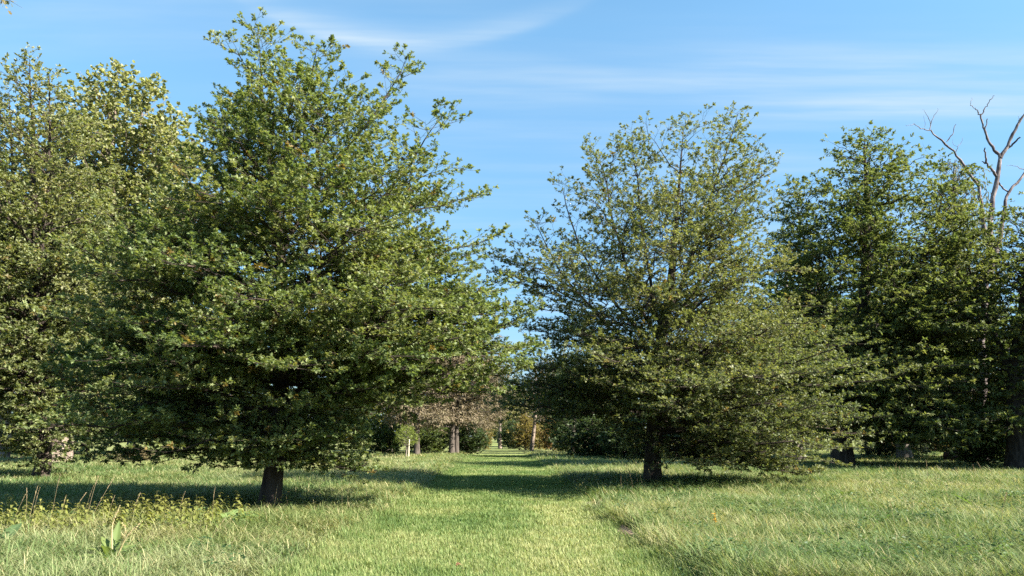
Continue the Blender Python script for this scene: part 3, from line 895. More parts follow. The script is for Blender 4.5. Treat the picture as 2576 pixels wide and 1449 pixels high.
def dead_tree():
    D = 46.0
    rng = np.random.default_rng(20)

    def c(pts):
        return [(2213.8 + 0.2778 * x, 201.2 + 0.2778 * y) for x, y in pts]
    base = ray_ground(2470, D); base[2] -= 0.1
    parts = []

    def br(pts, r0, r1, dy0=0.0, dy1=0.0, K=16, wob=0.05, b=None):
        w3 = [P(u, v, D) for u, v in c(pts)]
        if b is not None: w3 = [b] + w3
        for q, e in zip(w3, np.linspace(dy0, dy1, len(w3))):
            q[1] += e
        o, _ = smooth_axis(w3, 1, 1, K, None)
        s = np.linspace(0, 1, K)
        wv = rng.normal(0, wob * 0.6, (K, 3)); wv[0] = 0
        parts.append((o + wv, (r0 * (1 - s) + r1 * s) * 0.54 * rng.uniform(0.86, 1.14, K)))
    br([(920, 3000), (930, 2300), (980, 1600), (1000, 1200), (1050, 960), (1065, 860), (1090, 705)], 0.46, 0.22, K=30, wob=0.05, b=base.copy())
    br([(1088, 705), (1020, 590), (975, 430), (950, 290)], 0.19, 0.085, 0, 0.5)
    br([(950, 292), (900, 215), (868, 185)], 0.075, 0.03, 0.5, 0.6)
    br([(950, 292), (1005, 210), (1015, 185), (1062, 115)], 0.075, 0.03, 0.5, 0.3)
    br([(868, 185), (882, 150), (885, 120)], 0.03, 0.012, 0.6, 0.6, 6)
    br([(975, 430), (985, 345)], 0.08, 0.05, 0.3, 0.2, 6)
    br([(1090, 705), (1150, 580), (1220, 400), (1304, 290), (1360, 200), (1380, 80)], 0.21, 0.05, 0, -0.8, 20)
    br([(1150, 625), (1195, 580), (1235, 545)], 0.11, 0.08, 0, -0.4, 8)
    br([(1220, 400), (1228, 370), (1215, 345)], 0.03, 0.015, -0.4, -0.4, 6)
    br([(1062, 875), (1000, 820), (930, 772), (915, 700), (895, 650)], 0.17, 0.07, 0, -0.6)
    br([(930, 772), (903, 757)], 0.08, 0.05, -0.3, -0.3, 5)
    br([(1085, 915), (1140, 970), (1185, 1000)], 0.10, 0.08, 0.2, 0.3, 8)
    br([(1000, 1750), (1100, 1400), (1130, 1190), (1150, 1080), (1185, 1000), (1304, 880), (1400, 760), (1430, 600)], 0.30, 0.09, 0.0, 0.4, 24)
    br([(1304, 790), (1250, 760), (1175, 755)], 0.035, 0.012, 0.3, 0.3, 8)
    br([(1400, 760), (1330, 800), (1300, 780)], 0.06, 0.03, 0.4, 0.3, 8)
    # the long bough leaning left
    br([(960, 1500), (900, 1120), (860, 970), (740, 840), (640, 700), (520, 620), (430, 565), (360, 525)], 0.26, 0.075, 0, -1.2, 26)
    br([(360, 525), (280, 510), (230, 475), (195, 475), (165, 492), (132, 490)], 0.06, 0.012, -1.2, -1.4, 14)
    br([(357, 522), (375, 460), (345, 395), (350, 385), (325, 370), (338, 330), (315, 325)], 0.05, 0.012, -1.2, -1.0, 14, 0.03)
    br([(365, 480), (385, 405), (435, 350), (425, 330)], 0.045, 0.012, -1.2, -1.3, 10, 0.03)
    br([(525, 612), (580, 550), (575, 500), (600, 465)], 0.06, 0.03, -1.0, -1.1, 10, 0.03)
    br([(625, 690), (645, 640), (695, 580), (690, 560)], 0.04, 0.012, -0.8, -0.7, 10, 0.03)
    br([(640, 645), (600, 635), (600, 575)], 0.02, 0.01, -0.8, -0.7, 8, 0.02)
    br([(305, 500), (318, 470), (300, 440), (295, 395)], 0.02, 0.008, -1.3, -1.3, 8, 0.02)
    t = thing('dead_tree', 'bare dead tree with forked leafless branches against the sky', 'tree', tuple(base))
    vs = []; qs = []; off = 0
    for i, (pa, ra) in enumerate(parts):
        v, q = tubes(pa[None], ra[None], 10)
        if i == 0:
            link('trunk', make_mesh('trunk', v - base, 4, q, M_BARK_DEAD, None, True), t)
        else:
            link('branch', make_mesh('branch', v - base, 4, q, M_BARK_DEAD, None, True), t)


edge_oak()
plane_tree()
wingnut()
edge_wingnut()
feathery_tree()
dead_tree()


def overhang_tree():
    """a tree standing outside the frame; only the tip of one bough reaches in at the top"""
    rng = np.random.default_rng(21)
    base = np.array([-15.5, 13.0, gz(-15.5, 13.0)])
    tr, r = smooth_axis([base, base + [0.3, 0, 5], base + [1.2, 0.2, 11]], 0.28, 0.03, 24, rng, 0.05)
    tipp = P(22, 8, 13.0)
    bough, br_ = smooth_axis([base + [0.5, 0.05, 6.5], base + [3.0, 0.1, 8.6], tipp + [-0.9, 0, 0.30], tipp + [-0.05, 0, 0.12]], 0.09, 0.006, 22, rng, 0.04)

    def env(z, a):
        return 0.6 + 1.9 * math.sin(math.pi * min(1, max(0, (z - 5.5) / 6.5))) * (1 if math.cos(a) < 0.3 else 0.55)
    pal = [(0.09, 0.10, 0.03), (0.16, 0.15, 0.05), (0.26, 0.20, 0.09), (0.32, 0.22, 0.11)]
    res = grow(71, [(tr, r)], env, 34, lambda h: 0.5, (5.5, 11.5), pal, OAK_LEAF, 0.13, M_OAK_LEAF, n2_per_m=3, n3_per_m=5, leaves=7)
    # foliage on the reaching bough
    N = 46
    t = rng.uniform(0.86, 1.0, N)
    pp, tg = poly_at(bough[None], np.zeros(N, int), t)
    tw = norm(tg + rng.normal(0, 0.6, (N, 3)))
    p2 = pp + tw * rng.uniform(0.05, 0.42, (N, 1))
    p2 = np.repeat(p2, 3, 0) + rng.normal(0, 0.03, (N * 3, 3))
    dr = norm(np.repeat(tw, 3, 0) + rng.normal(0, 0.5, (N * 3, 3)))
    V, Q, lm = res
    v, q = tubes(bough[None], br_[None], 8)
    Q = np.concatenate([Q, q + len(V)]); V = np.concatenate([V, v])
    twp = np.stack([pp, pp + tw * 0.2, pp + tw * 0.42], 1)
    v, q = tubes(twp, np.tile(np.array([[0.005, 0.004, 0.002]]), (N, 1)), 3)
    Q = np.concatenate([Q, q + len(V)]); V = np.concatenate([V, v])
    tree = build_tree('overhanging_tree', 'autumn-leaved bough tip reaching in at the top left corner', base, (V, Q, lm), M_BARK_GREY)
    lm2 = leaf_mesh('bough_leaves', p2 - base, dr, norm(rng.normal(0, 0.6, (N * 3, 3)) + [0, 0, 1]), rng.uniform(0.08, 0.14, N * 3), np.ones(N * 3),
                    colour_mix(pal, rng.random(N * 3)), OAK_LEAF, M_OAK_LEAF)
    link('bough_leaves', lm2, tree)


overhang_tree()


# ------------------------------------------------------------------ background trees seen under and between the oaks
def proto_tree(seed, H, R, zlo, pal, leaf_t, leaf_len, n_limbs, k, mat, r0, droop=0.0, flat=0.5, leaves=6, n2=1.6, n3=2.8, shape='round', leaf_w=1.0, lean=0.0, limb_r=1.3, wood_twigs=False):
    rng = np.random.default_rng(seed)
    tr, r = smooth_axis([[0, 0, -0.1], [lean * 0.3, 0, H * 0.3], [lean * 0.7, 0, H * 0.6], [lean, 0, H]], r0, 0.02, 24, rng, 0.02 * H * 0.3)
    r = flare(r, tr, 0.3)
    if shape == 'round':
        env = lambda z, a: R * max(0.08, math.sin(math.pi * min(1, max(0, 0.12 + 0.86 * (z - zlo) / (H - zlo)))) ** 0.7) * (0.85 + 0.25 * math.sin(3 * a + seed + z))
    elif shape == 'cone':
        env = lambda z, a: R * max(0.05, (1 - (z - zlo) / (H - zlo)) ** 0.8) * (0.85 + 0.25 * math.sin(3 * a + seed + z * 2))
    elif shape == 'flat':
        env = lambda z, a: R * max(0.08, math.sin(math.pi * min(1, max(0, 0.30 + 0.66 * (z - zlo) / (H - zlo)))) ** 0.6) * (0.8 + 0.3 * math.sin(2 * a + seed + z))
    res = grow(seed, [(tr, r)], env, int(n_limbs * 1.5), k, (zlo, H), pal, leaf_t, leaf_len, mat, leaf_w=leaf_w, n2_per_m=n2 * 1.2, n3_per_m=n3, leaves=leaves * 1.2, spur=2, spur_len=0.12 * H,
               flat=flat, droop=droop, wood_twigs=wood_twigs, limb_r=limb_r, l3=(0.25, 0.55))
    return res


GREEN = [(0.05, 0.078, 0.026), (0.078, 0.108, 0.036), (0.11, 0.138, 0.046), (0.15, 0.162, 0.062)]
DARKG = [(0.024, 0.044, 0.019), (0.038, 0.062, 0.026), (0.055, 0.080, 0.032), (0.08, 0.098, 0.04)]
BROWN = [(0.13, 0.115, 0.065), (0.175, 0.145, 0.088), (0.21, 0.165, 0.110), (0.16, 0.155, 0.072)]
OLIVE = [(0.09, 0.105, 0.042), (0.13, 0.14, 0.055), (0.175, 0.168, 0.07), (0.21, 0.175, 0.08)]
ORANGE = [(0.12, 0.11, 0.045), (0.18, 0.135, 0.055), (0.23, 0.125, 0.055), (0.18, 0.155, 0.06)]

KIND = {
    'brown': lambda s: proto_tree(s, 15, 5.2, 2.6, BROWN, NARROW_LEAF, 0.36, 90, lambda h: 0.05 + 0.5 * h, M_NEEDLE, 0.25, 0.1, 0.75, 5.5, 1.8, 3.0, 'flat', 1.2),
    'olive': lambda s: proto_tree(s, 16, 6.0, 2.6, OLIVE, SIMPLE_LEAF, 0.36, 80, lambda h: 0.2 + 0.7 * h, M_SOFT_LEAF, 0.32, 0, 0.5, 5, 1.6, 2.6),
    'green': lambda s: proto_tree(s, 16, 6.2, 1.6, GREEN, SIMPLE_LEAF, 0.38, 85, lambda h: 0.1 + 0.8 * h, M_SOFT_LEAF, 0.36, 0.05, 0.6, 5.5, 1.6, 2.6),
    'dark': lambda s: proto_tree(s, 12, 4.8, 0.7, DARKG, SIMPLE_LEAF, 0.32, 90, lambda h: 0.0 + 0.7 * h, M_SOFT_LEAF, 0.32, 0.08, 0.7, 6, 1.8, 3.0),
    'cone': lambda s: proto_tree(s, 9, 2.3, 0.3, DARKG, NARROW_LEAF, 0.30, 90, lambda h: -0.15, M_NEEDLE, 0.2, 0.15, 0.85, 7, 2.2, 3.5, 'cone', 1.4),
    'shrub': lambda s: proto_tree(s, 3.4, 1.9, 0.15, GREEN, SIMPLE_LEAF, 0.22, 60, lambda h: 0.3 + 0.6 * h, M_SOFT_LEAF, 0.09, 0, 0.4, 7, 2.8, 4.0),
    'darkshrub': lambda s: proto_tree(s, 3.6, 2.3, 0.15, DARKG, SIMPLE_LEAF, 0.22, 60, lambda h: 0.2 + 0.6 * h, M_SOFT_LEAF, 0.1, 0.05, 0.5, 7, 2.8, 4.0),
    'orange': lambda s: proto_tree(s, 4.2, 1.7, 0.2, ORANGE if s % 2 else [(0.15, 0.135, 0.05), (0.20, 0.155, 0.06), (0.18, 0.16, 0.06)], SIMPLE_LEAF, 0.24, 50, lambda h: 0.4 + 0.7 * h, M_SOFT_LEAF, 0.08, 0, 0.3, 7, 2.6, 3.6),
    'brush': lambda s: proto_tree(s, 3.0, 2.2, 0.1, BROWN[:3] + [(0.24, 0.21, 0.10)], SIMPLE_LEAF, 0.2, 60, lambda h: 0.4 + 0.6 * h, M_SOFT_LEAF, 0.06, 0, 0.3, 6, 2.6, 3.6),
}
PROTO = {}
NAME = {'brown': 'bare_conifer', 'olive': 'olive_tree_crown', 'green': 'park_tree', 'dark': 'dark_evergreen', 'cone': 'conical_evergreen', 'shrub': 'green_shrub',
        'darkshrub': 'dark_shrub', 'orange': 'autumn_shrub', 'brush': 'dry_brush'}
NAME['olive'] = 'park_tree'
BARK = {'brown': M_BARK_RED, 'olive': M_BARK_GREY, 'green': M_BARK_GREY, 'dark': M_BARK_DARK, 'cone': M_BARK_DARK, 'shrub': M_BARK_DARK, 'darkshrub': M_BARK_DARK, 'orange': M_BARK_RED, 'brush': M_BARK_RED}
CAT = {'shrub': 'shrub', 'darkshrub': 'shrub', 'orange': 'shrub', 'brush': 'shrub'}
prng = random.Random(77)


def place(kind, u, D, label, sx=1.0, sz=1.0, group=None, variant=0):
    p = ray_ground(u, D)
    key = (kind, variant)
    rot = prng.uniform(0, 6.28)
    if key not in PROTO:
        res = KIND[kind](hash_kind(kind) + variant * 7)
        t = build_tree(NAME[kind], label, (0, 0, 0), res, BARK[kind], group, CAT.get(kind, 'tree'))
        PROTO[key] = t
        t.location = p; t.rotation_euler = (0, 0, rot); t.scale = (sx, sx, sz)
    else:
        t = copy_tree(PROTO[key], p, rot, (sx, sz), label)
        if group: t['group'] = group
    return t


def hash_kind(k):
    return 100 + sum(ord(ch) for ch in k)


# left of the path
place('brown', 1050, 68, 'brown bare conifer with a single dark trunk left of the path, behind the staked sapling', 0.95, 1.0, 'brown conifers left of the path')
place('brown', 1137, 72, 'brown bare conifer with a pair of thick trunks left of the path', 1.0, 1.05, 'brown conifers left of the path', 1)
place('brown', 1200, 92, 'brown bare conifer beyond the double-trunked one, at the path bend', 0.9, 1.0, 'brown conifers left of the path')
place('darkshrub', 1175, 76, 'low dark shrub right beside the double-trunked conifer', 1.0, 0.85)
place('olive', 1110, 96, 'olive tree in the shade behind the brown conifers', 0.9, 0.8)
place('shrub', 1075, 80, 'mid-green shrub between the two brown conifer trunks', 1.3, 0.95)
place('shrub', 965, 74, 'green shrub just right of the tallest oak, under brown twigs', 1.2, 1.0)
place('olive', 980, 88, 'olive-green tree behind the sapling, right of the tallest oak', 1.0, 1.0)
place('olive', 1225, 150, 'olive tree with thin foliage at the far left of the path end', 1.0, 1.0)
place('olive', 1300, 185, 'hazy olive tree closing the far end of the path', 1.1, 1.05)
place('green', 1255, 230, 'green tree in the farthest distance at the end of the path', 1.3, 1.1)
place('orange', 1221, 112, 'small yellow shrub at the left verge of the far path', 0.7, 0.85, 'autumn shrubs by the far path')
# right of the path
place('darkshrub', 1290, 118, 'round dark bush standing alone at the right of the far path', 1.0, 1.15)
place('orange', 1322, 104, 'large golden-orange shrub beside the leaning pale trunk', 1.3, 1.05, 'autumn shrubs by the far path')
place('orange', 1385, 100, 'reddish-orange shrub right of the leaning pale trunk', 0.95, 0.95, 'autumn shrubs by the far path', 1)
place('orange', 1358, 108, 'low orange shrub just behind the leaning pale trunk', 0.8, 0.8, 'autumn shrubs by the far path')
place('brown', 1375, 132, 'thin brown tree behind the orange shrubs', 0.9, 1.0)
place('olive', 1420, 140, 'olive tree far behind the orange shrubs, left of the shaded grove', 1.0, 1.1)
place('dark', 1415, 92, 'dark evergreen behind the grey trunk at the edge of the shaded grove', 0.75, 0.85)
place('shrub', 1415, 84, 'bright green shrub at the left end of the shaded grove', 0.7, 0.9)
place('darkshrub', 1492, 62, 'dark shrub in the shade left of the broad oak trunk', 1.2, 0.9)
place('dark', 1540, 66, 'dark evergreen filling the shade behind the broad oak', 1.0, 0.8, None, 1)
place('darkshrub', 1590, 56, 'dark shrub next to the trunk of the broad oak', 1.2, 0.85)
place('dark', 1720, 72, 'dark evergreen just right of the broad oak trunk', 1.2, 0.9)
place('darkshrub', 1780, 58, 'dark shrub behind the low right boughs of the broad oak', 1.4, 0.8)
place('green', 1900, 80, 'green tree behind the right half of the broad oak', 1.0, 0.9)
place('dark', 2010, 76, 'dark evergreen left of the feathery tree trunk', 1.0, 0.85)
# right side, beyond the meadow
place('cone', 2210, 62, 'small conical evergreen left in the gap under the feathery tree', 0.7, 0.5, 'conical evergreens beyond the right meadow')
place('cone', 2285, 66, 'small conical evergreen in the middle of the gap under the feathery tree', 0.8, 0.55, 'conical evergreens beyond the right meadow')
place('brush', 2240, 84, 'pale olive scrub between the two conical evergreens', 1.3, 1.2, 'dry scrub beyond the right meadow')
place('brush', 2360, 78, 'tall straw-coloured scrub behind the dark stump', 1.1, 1.5, 'dry scrub beyond the right meadow')
place('brush', 2430, 84, 'straw-coloured scrub right of the dark stump', 1.3, 1.1, 'dry scrub beyond the right meadow')
place('brush', 2510, 82, 'straw-coloured scrub next to the thick trunk at the right edge', 1.3, 1.1, 'dry scrub beyond the right meadow')
place('olive', 2330, 105, 'olive tree far behind the straw-coloured scrub', 1.2, 0.85)
place('green', 2450, 110, 'green tree far behind the dark stump', 1.2, 0.8)
place('green', 2180, 112, 'green tree far behind the conical evergreens', 1.1, 0.85)
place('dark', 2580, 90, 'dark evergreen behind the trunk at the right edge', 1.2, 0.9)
place('green', 2005, 53, 'rounded green tree filling the gap between the broad oak and the tall dark tree', 0.95, 0.92, None, 1)
place('green', 2270, 57, 'rounded green tree showing through behind the tall dark tree', 1.25, 1.05, None, 1)
place('green', 2470, 60, 'green tree behind the bare dead tree', 1.1, 0.95, None, 1)
place('shrub', 2468, 43.5, 'green shrub hiding the foot of the dead tree', 1.0, 0.95)
# just beyond the right edge of the photo: their shade crosses the far meadow
place('green', 3180, 36, 'broad green tree standing just beyond the right edge of the photo', 1.25, 1.1)
place('green', 3120, 46, 'second green tree beyond the right edge of the photo, farther back', 1.2, 1.15)
# left side
place('shrub', 60, 74, 'green shrub between the two pale trunks at the left', 1.4, 1.1)
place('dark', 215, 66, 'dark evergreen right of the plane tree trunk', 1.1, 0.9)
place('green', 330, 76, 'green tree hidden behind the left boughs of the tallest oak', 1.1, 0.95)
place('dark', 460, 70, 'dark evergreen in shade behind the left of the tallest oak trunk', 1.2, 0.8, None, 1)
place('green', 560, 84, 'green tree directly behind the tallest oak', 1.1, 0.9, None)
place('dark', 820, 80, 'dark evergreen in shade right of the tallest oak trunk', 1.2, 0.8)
place('brush', 345, 50, 'low reddish-brown leafy heap in the sun under the tallest oak', 0.6, 0.33)


def pale_trunk_tree():
    D = 55.0
    rng = np.random.default_rng(22)
    base = ray_ground(6, D); base[2] -= 0.1
    tr, r = axis_px([(6, 1100), (10, 950), (0, 700), (-20, 380)], D, 0.48, 0.02, rng, 0.15, 30, base=base)
    rows = [(380, -40, 0), (450, -110, 70), (600, -160, 120), (800, -160, 120), (950, -100, 90)]
    env, zr = outline_env(rows, D, tr)
    res = grow(81, [(tr, flare(r, tr, 0.3, 1.0))], env, 130, lambda h: 0.4 + 0.6 * h, zr, OLIVE, SIMPLE_LEAF, 0.3, M_SOFT_LEAF, n2_per_m=1.6, n3_per_m=2.6, leaves=9, wood_twigs=False)
    build_tree('plane_tree', 'pale smooth trunk at the very left edge of the meadow', base, res, M_BARK_PALE)


def path_trunk_trees():
    rng = np.random.default_rng(24)
    # leaning pale trunk with thin bare crown
    D = 97.0
    base = ray_ground(1337, D)
    tr, r = axis_px([(1342, 1090), (1347, 1050), (1348, 1010), (1350, 930)], D, 0.24, 0.03, rng, 0.1, 24, base=base)
    rows = [(930, 1340, 1365), (960, 1315, 1395), (1000, 1300, 1405), (1050, 1305, 1400)]
    env, zr = outline_env(rows, D, tr)
    res = grow(91, [(tr, r)], env, 46, lambda h: 0.35, zr, BROWN, NARROW_LEAF, 0.4, M_NEEDLE, n2_per_m=1.4, n3_per_m=2.0, leaves=2.0, wood_twigs=False, limb_r=2.0)
    build_tree('thin_tree', 'leaning pale trunk with a thin bare crown among the orange shrubs', base, res, M_BARK_PALE)
    # straight pole-like trunk at the end of the path
    D = 122.0
    base = ray_ground(1258, D)
    tr, r = axis_px([(1258, 1080), (1257, 1040), (1258, 960)], D, 0.27, 0.05, rng, 0.05, 24, base=base)
    rows = [(962, 1245, 1270), (990, 1205, 1310), (1030, 1200, 1320), (1062, 1225, 1295)]
    env, zr = outline_env(rows, D, tr)
    res = grow(92, [(tr, r)], env, 55, lambda h: 0.5, zr, OLIVE, SIMPLE_LEAF, 0.4, M_SOFT_LEAF, n2_per_m=1.4, n3_per_m=2.2, leaves=5, wood_twigs=False)
    build_tree('thin_tree', 'straight pale trunk standing at the end of the mown path', base, res, M_BARK_PALE)
    # grey trunk on the right with a dark crown
    D = 82.0
    base = ray_ground(1442, D)
    tr, r = axis_px([(1442, 1090), (1443, 1040), (1450, 980), (1455, 900)], D, 0.26, 0.03, rng, 0.1, 24, base=base)
    rows = [(900, 1430, 1480), (950, 1385, 1530), (1000, 1375, 1540), (1060, 1400, 1520), (1085, 1415, 1490)]
    env, zr = outline_env(rows, D, tr)
    res = grow(93, [(tr, r)], env, 70, lambda h: 0.2 + 0.4 * h, zr, DARKG, SIMPLE_LEAF, 0.3, M_SOFT_LEAF, n2_per_m=1.6, n3_per_m=2.6, leaves=6, wood_twigs=False)
    build_tree('park_tree', 'dark-crowned tree with a slim grey trunk right of the orange shrubs', base, res, M_BARK_GREY)
    # bright sapling with its stake
    D = 62.0
    base = ray_ground(1023, D)
    tr, r = axis_px([(1024, 1110), (1022, 1085)], D, 0.05, 0.02, rng, 0.02, 16, base=base)
    rows = [(1076, 1016, 1028), (1086, 1000, 1038), (1098, 992, 1044), (1110, 996, 1050), (1118, 1012, 1030)]
    env, zr = outline_env(rows, D, tr)
    res = grow(94, [(tr, r)], env, 40, lambda h: 0.4, zr, [(0.12, 0.16, 0.04), (0.18, 0.22, 0.055), (0.23, 0.26, 0.07)], NARROW_LEAF, 0.22, M_SOFT_LEAF, n2_per_m=4, n3_per_m=5, leaves=5, wood_twigs=False)
    sap = build_tree('sapling', 'small bright yellow-green sapling beside a pale stake', base, res, M_BARK_GREY)
    v, q = tubes(np.array([[[0, 0, -0.2], [0, 0, 0.7], [0.02, 0, 1.5]]]), np.full((1, 3), 0.055), 8)
    q = list(map(tuple, q)); n = len(v)
    fs = [4] * len(q) + [8]
    lp = [i for f in q for i in f] + list(range(n - 8, n))
    sb = ray_ground(1029, D - 0.4)
    st = link('tree_stake', make_mesh('tree_stake', v, fs, lp, bark_material('stake_wood', (0.42, 0.36, 0.27), (0.62, 0.55, 0.43))), None, tuple(sb))
    tag(st, 'short pale wooden stake beside the bright sapling', 'stake')
    # second trunk of the pair
    D = 72.0
    base = ray_ground(1148, D + 0.6)
    tr, r = axis_px([(1148, 1085), (1152, 1000), (1158, 900)], D + 0.6, 0.24, 0.03, rng, 0.05, 20, base=base)
    rows = [(900, 1140, 1180), (940, 1110, 1210), (1000, 1100, 1220), (1060, 1110, 1215)]
    env, zr = outline_env(rows, D + 0.6, tr)
    res = grow(95, [(tr, r)], env, 60, lambda h: 0.3, zr, BROWN, NARROW_LEAF, 0.36, M_NEEDLE, n2_per_m=1.8, n3_per_m=2.8, leaves=5, wood_twigs=False, leaf_w=1.2)
    build_tree('bare_conifer', 'second trunk of the close pair of brown conifers, the right-hand one', base, res, M_BARK_RED, 'brown conifers left of the path')


pale_trunk_tree()
path_trunk_trees()


def far_belt():
    """distant woodland edge that reads as one mass"""
    rng = np.random.default_rng(99)
    n = 90
    x = np.linspace(-300, 300, n) + rng.normal(0, 2, n)
    y = rng.uniform(240, 300, n)
    gap = np.abs(x - path_c(y)) > 0
    H = rng.uniform(13, 20, n); R = rng.uniform(5, 8, n)
    m = 700
    ctr = np.repeat(np.stack([x, y, H * 0.52], 1), m, 0)
    d = norm(rng.normal(0, 1, (n * m, 3))) * np.sqrt(rng.uniform(0.3, 1, (n * m, 1)))
    pos = ctr + d * np.stack([np.repeat(R, m), np.repeat(R, m), np.repeat(H, m) * 0.48], 1)
    cols = colour_mix(GREEN + OLIVE[1:3], np.repeat(rng.random(n), m) * 0.6 + rng.random(n * m) * 0.4)
    me = leaf_mesh('woodland', pos, norm(rng.normal(0, 1, (n * m, 3))), norm(rng.normal(0, 0.6, (n * m, 3)) + [0, 0, 1]), rng.uniform(0.9, 1.6, n * m), np.ones(n * m), cols, BROAD_LEAF, M_SOFT_LEAF)
    o = link('far_woodland', me)
    tag(o, 'distant belt of woodland closing the view', 'woodland', kind='stuff')


far_belt()


# ------------------------------------------------------------------ grass
def blades(name, pos, az, lean, length, width, col, seg=2):
    """curved tapering blades; lean is the tip's horizontal reach as a share of length"""
    N = len(pos)
    h = np.stack([np.cos(az), np.sin(az)], 1)
    sd = np.stack([-h[:, 1], h[:, 0], np.zeros(N)], 1)
    prof = [(0, 0, 1.0), (0.5, 0.30, 0.85), (1.0, 1.0, 0)] if seg == 2 else [(0, 0, 1.0), (0.4, 0.16, 0.95), (0.75, 0.55, 0.7), (1.0, 1.0, 0.0)]
    vs = []
    for t, lt, wd in prof:
        hor = lean * length * lt
        ver = np.sqrt(np.maximum(0.02, 1 - (lean * 0.85) ** 2)) * length * (t - 0.22 * lean * t ** 3)
        c = pos + np.stack([h[:, 0] * hor, h[:, 1] * hor, ver], 1)
        if wd > 0:
            vs += [c - sd * (width * wd * 0.5)[:, None], c + sd * (width * wd * 0.5)[:, None]]
        else:
            vs += [c]
    V = np.stack(vs, 1)
    K = V.shape[1]
    b = (np.arange(N) * K)[:, None]
    if seg == 2:
        loops = np.concatenate([b + np.array([[0, 1, 3, 2]]), b + np.array([[2, 3, 4]])], 1)
        sizes = np.tile(np.array([4, 3]), N)
    else:
        loops = np.concatenate([b + np.array([[0, 1, 3, 2]]), b + np.array([[2, 3, 5, 4]]), b + np.array([[4, 5, 6]])], 1)
        sizes = np.tile(np.array([4, 4, 3]), N)
    cc = np.repeat(col[:, None, :], K, 1).reshape(-1, 3)
    return make_mesh(name, V.reshape(-1, 3), sizes, loops, M_GRASS, cc)


GR_PAL = [(0.038, 0.078, 0.024), (0.079, 0.128, 0.038), (0.128, 0.176, 0.058), (0.192, 0.222, 0.086), (0.29, 0.28, 0.135)]


def sample_field(rng, n, y0, y1, p):
    """random points in the seen wedge, thinning with distance"""
    u = rng.random(n)
    a = 2.0 - p
    y = (y0 ** a + u * (y1 ** a - y0 ** a)) ** (1 / a)
    x = (rng.random(n) * 2 - 1) * (0.70 * y + 1.8)
    return x, y


SCRAPES = ((1500, 20.0, 0.36, 0.95), (1566, 14.2, 0.17, 0.9))

PLANT_GAPS = ((312, 10.3, 0.42, 0.45), (598, 14.4, 0.45, 0.5), (45, 11.9, 0.3, 0.35), (1884, 18.4, 0.25, 0.4), (2110, 20.9, 0.3, 0.4))


def long_grass():
    rng = np.random.default_rng(1234)
    NT = 80000
    x, y = sample_field(rng, NT, 8.3, 85, 1.7)
    d = path_dist(x, y)
    ok = d > rng.uniform(-0.12, 0.12, NT)
    x, y, d = x[ok], y[ok], d[ok]
    NT = len(x)
    per = 9
    ang0 = rng.uniform(0, 2 * math.pi, NT)
    lean0 = np.clip(0.62 + 0.7 * fnoise(x * 0.6, y * 0.6, 55, 3) + rng.normal(0, 0.12, NT), 0.2, 0.97)
    hh = 0.21 + 0.17 * fnoise(x * 0.28, y * 0.28, 91, 3) + 0.10 * fnoise(x * 1.3, y * 1.3, 17, 2)
    rampw = np.where((x < path_c(y)) & (y < 20), 1.6, 0.22)
    hh *= 0.45 + 0.55 * np.clip(d / rampw, 0, 1)
    rb = np.where(x > path_c(y), np.exp(-(d / 0.5) ** 2), 0.0) * np.clip((27 - y) / 5, 0, 1)
    hh *= 1 + 0.12 * rb
    lean0 = np.clip(lean0 - 0.15 * rb, 0.15, 1)
    far = np.clip((y - 24) / 20, 0, 1)
    hh *= 1 + 0.12 * far
    tone = fnoise(x * 0.16, y * 0.16, 40, 3) * 0.75 + fnoise(x * 0.9, y * 0.9, 44, 2) * 0.75 - 0.15
    tone += 0.06 * np.clip((x - 5) / 5, 0, 1)
    tone += rng.normal(0, 0.13, NT)
    # drier strip far left of the path
    tone += 0.28 * np.exp(-((x + 10) / 5.0) ** 2 - ((y - 52) / 14) ** 2)
    I = np.repeat(np.arange(NT), per)
    n = len(I)
    wsz = 0.05 + 0.0035 * y[I]
    px = x[I] + rng.normal(0, 1, n) * wsz
    py = y[I] + rng.normal(0, 1, n) * wsz
    pd = path_dist(px, py)
    ok = pd > -0.06
    for (u_, D_, rx_, ry_) in SCRAPES + PLANT_GAPS:
        q_ = ray_ground(u_, D_)
        ok &= (((px - q_[0]) / (rx_ * 1.05)) ** 2 + ((py - q_[1]) / (ry_ * 1.1)) ** 2 > 1) | (rng.random(n) < 0.06)
    px, py, I = px[ok], py[ok], I[ok]
    n = len(I)
    pz = ground_z(px, py) - 0.01
    az = ang0[I] + rng.normal(0, 0.75, n)
    lean = np.clip(lean0[I] + rng.normal(0, 0.16, n), 0.05, 0.95)
    ln = hh[I] * rng.uniform(0.55, 1.3, n)
    wd = (0.0034 + 0.00052 * py) * rng.uniform(0.7, 1.4, n)
    tint = tone[I] + rng.normal(0, 0.16, n)
    col = colour_mix(GR_PAL, np.clip(tint, 0, 1)) * rng.uniform(0.8, 1.2, (n, 1))
    # some bluish-green patches and straw
    bl = (fnoise(px * 0.3 + 9, py * 0.3, 66, 2) > 0.60)[:, None]
    col = np.where(bl, col * np.array([0.88, 0.97, 1.0]), col)
    st = rng.random(n) < 0.05
    col[st] = np.array([0.42, 0.37, 0.20]) * rng.uniform(0.7, 1.2, (st.sum(), 1))
    me = blades('meadow_grass', np.stack([px, py, pz], 1), az, lean, ln, wd, col, 3)
    o = link('meadow_grass', me)
    tag(o, 'long pale green meadow grass on both sides of the mown path', 'grass', kind='stuff')
    print('long blades', n)


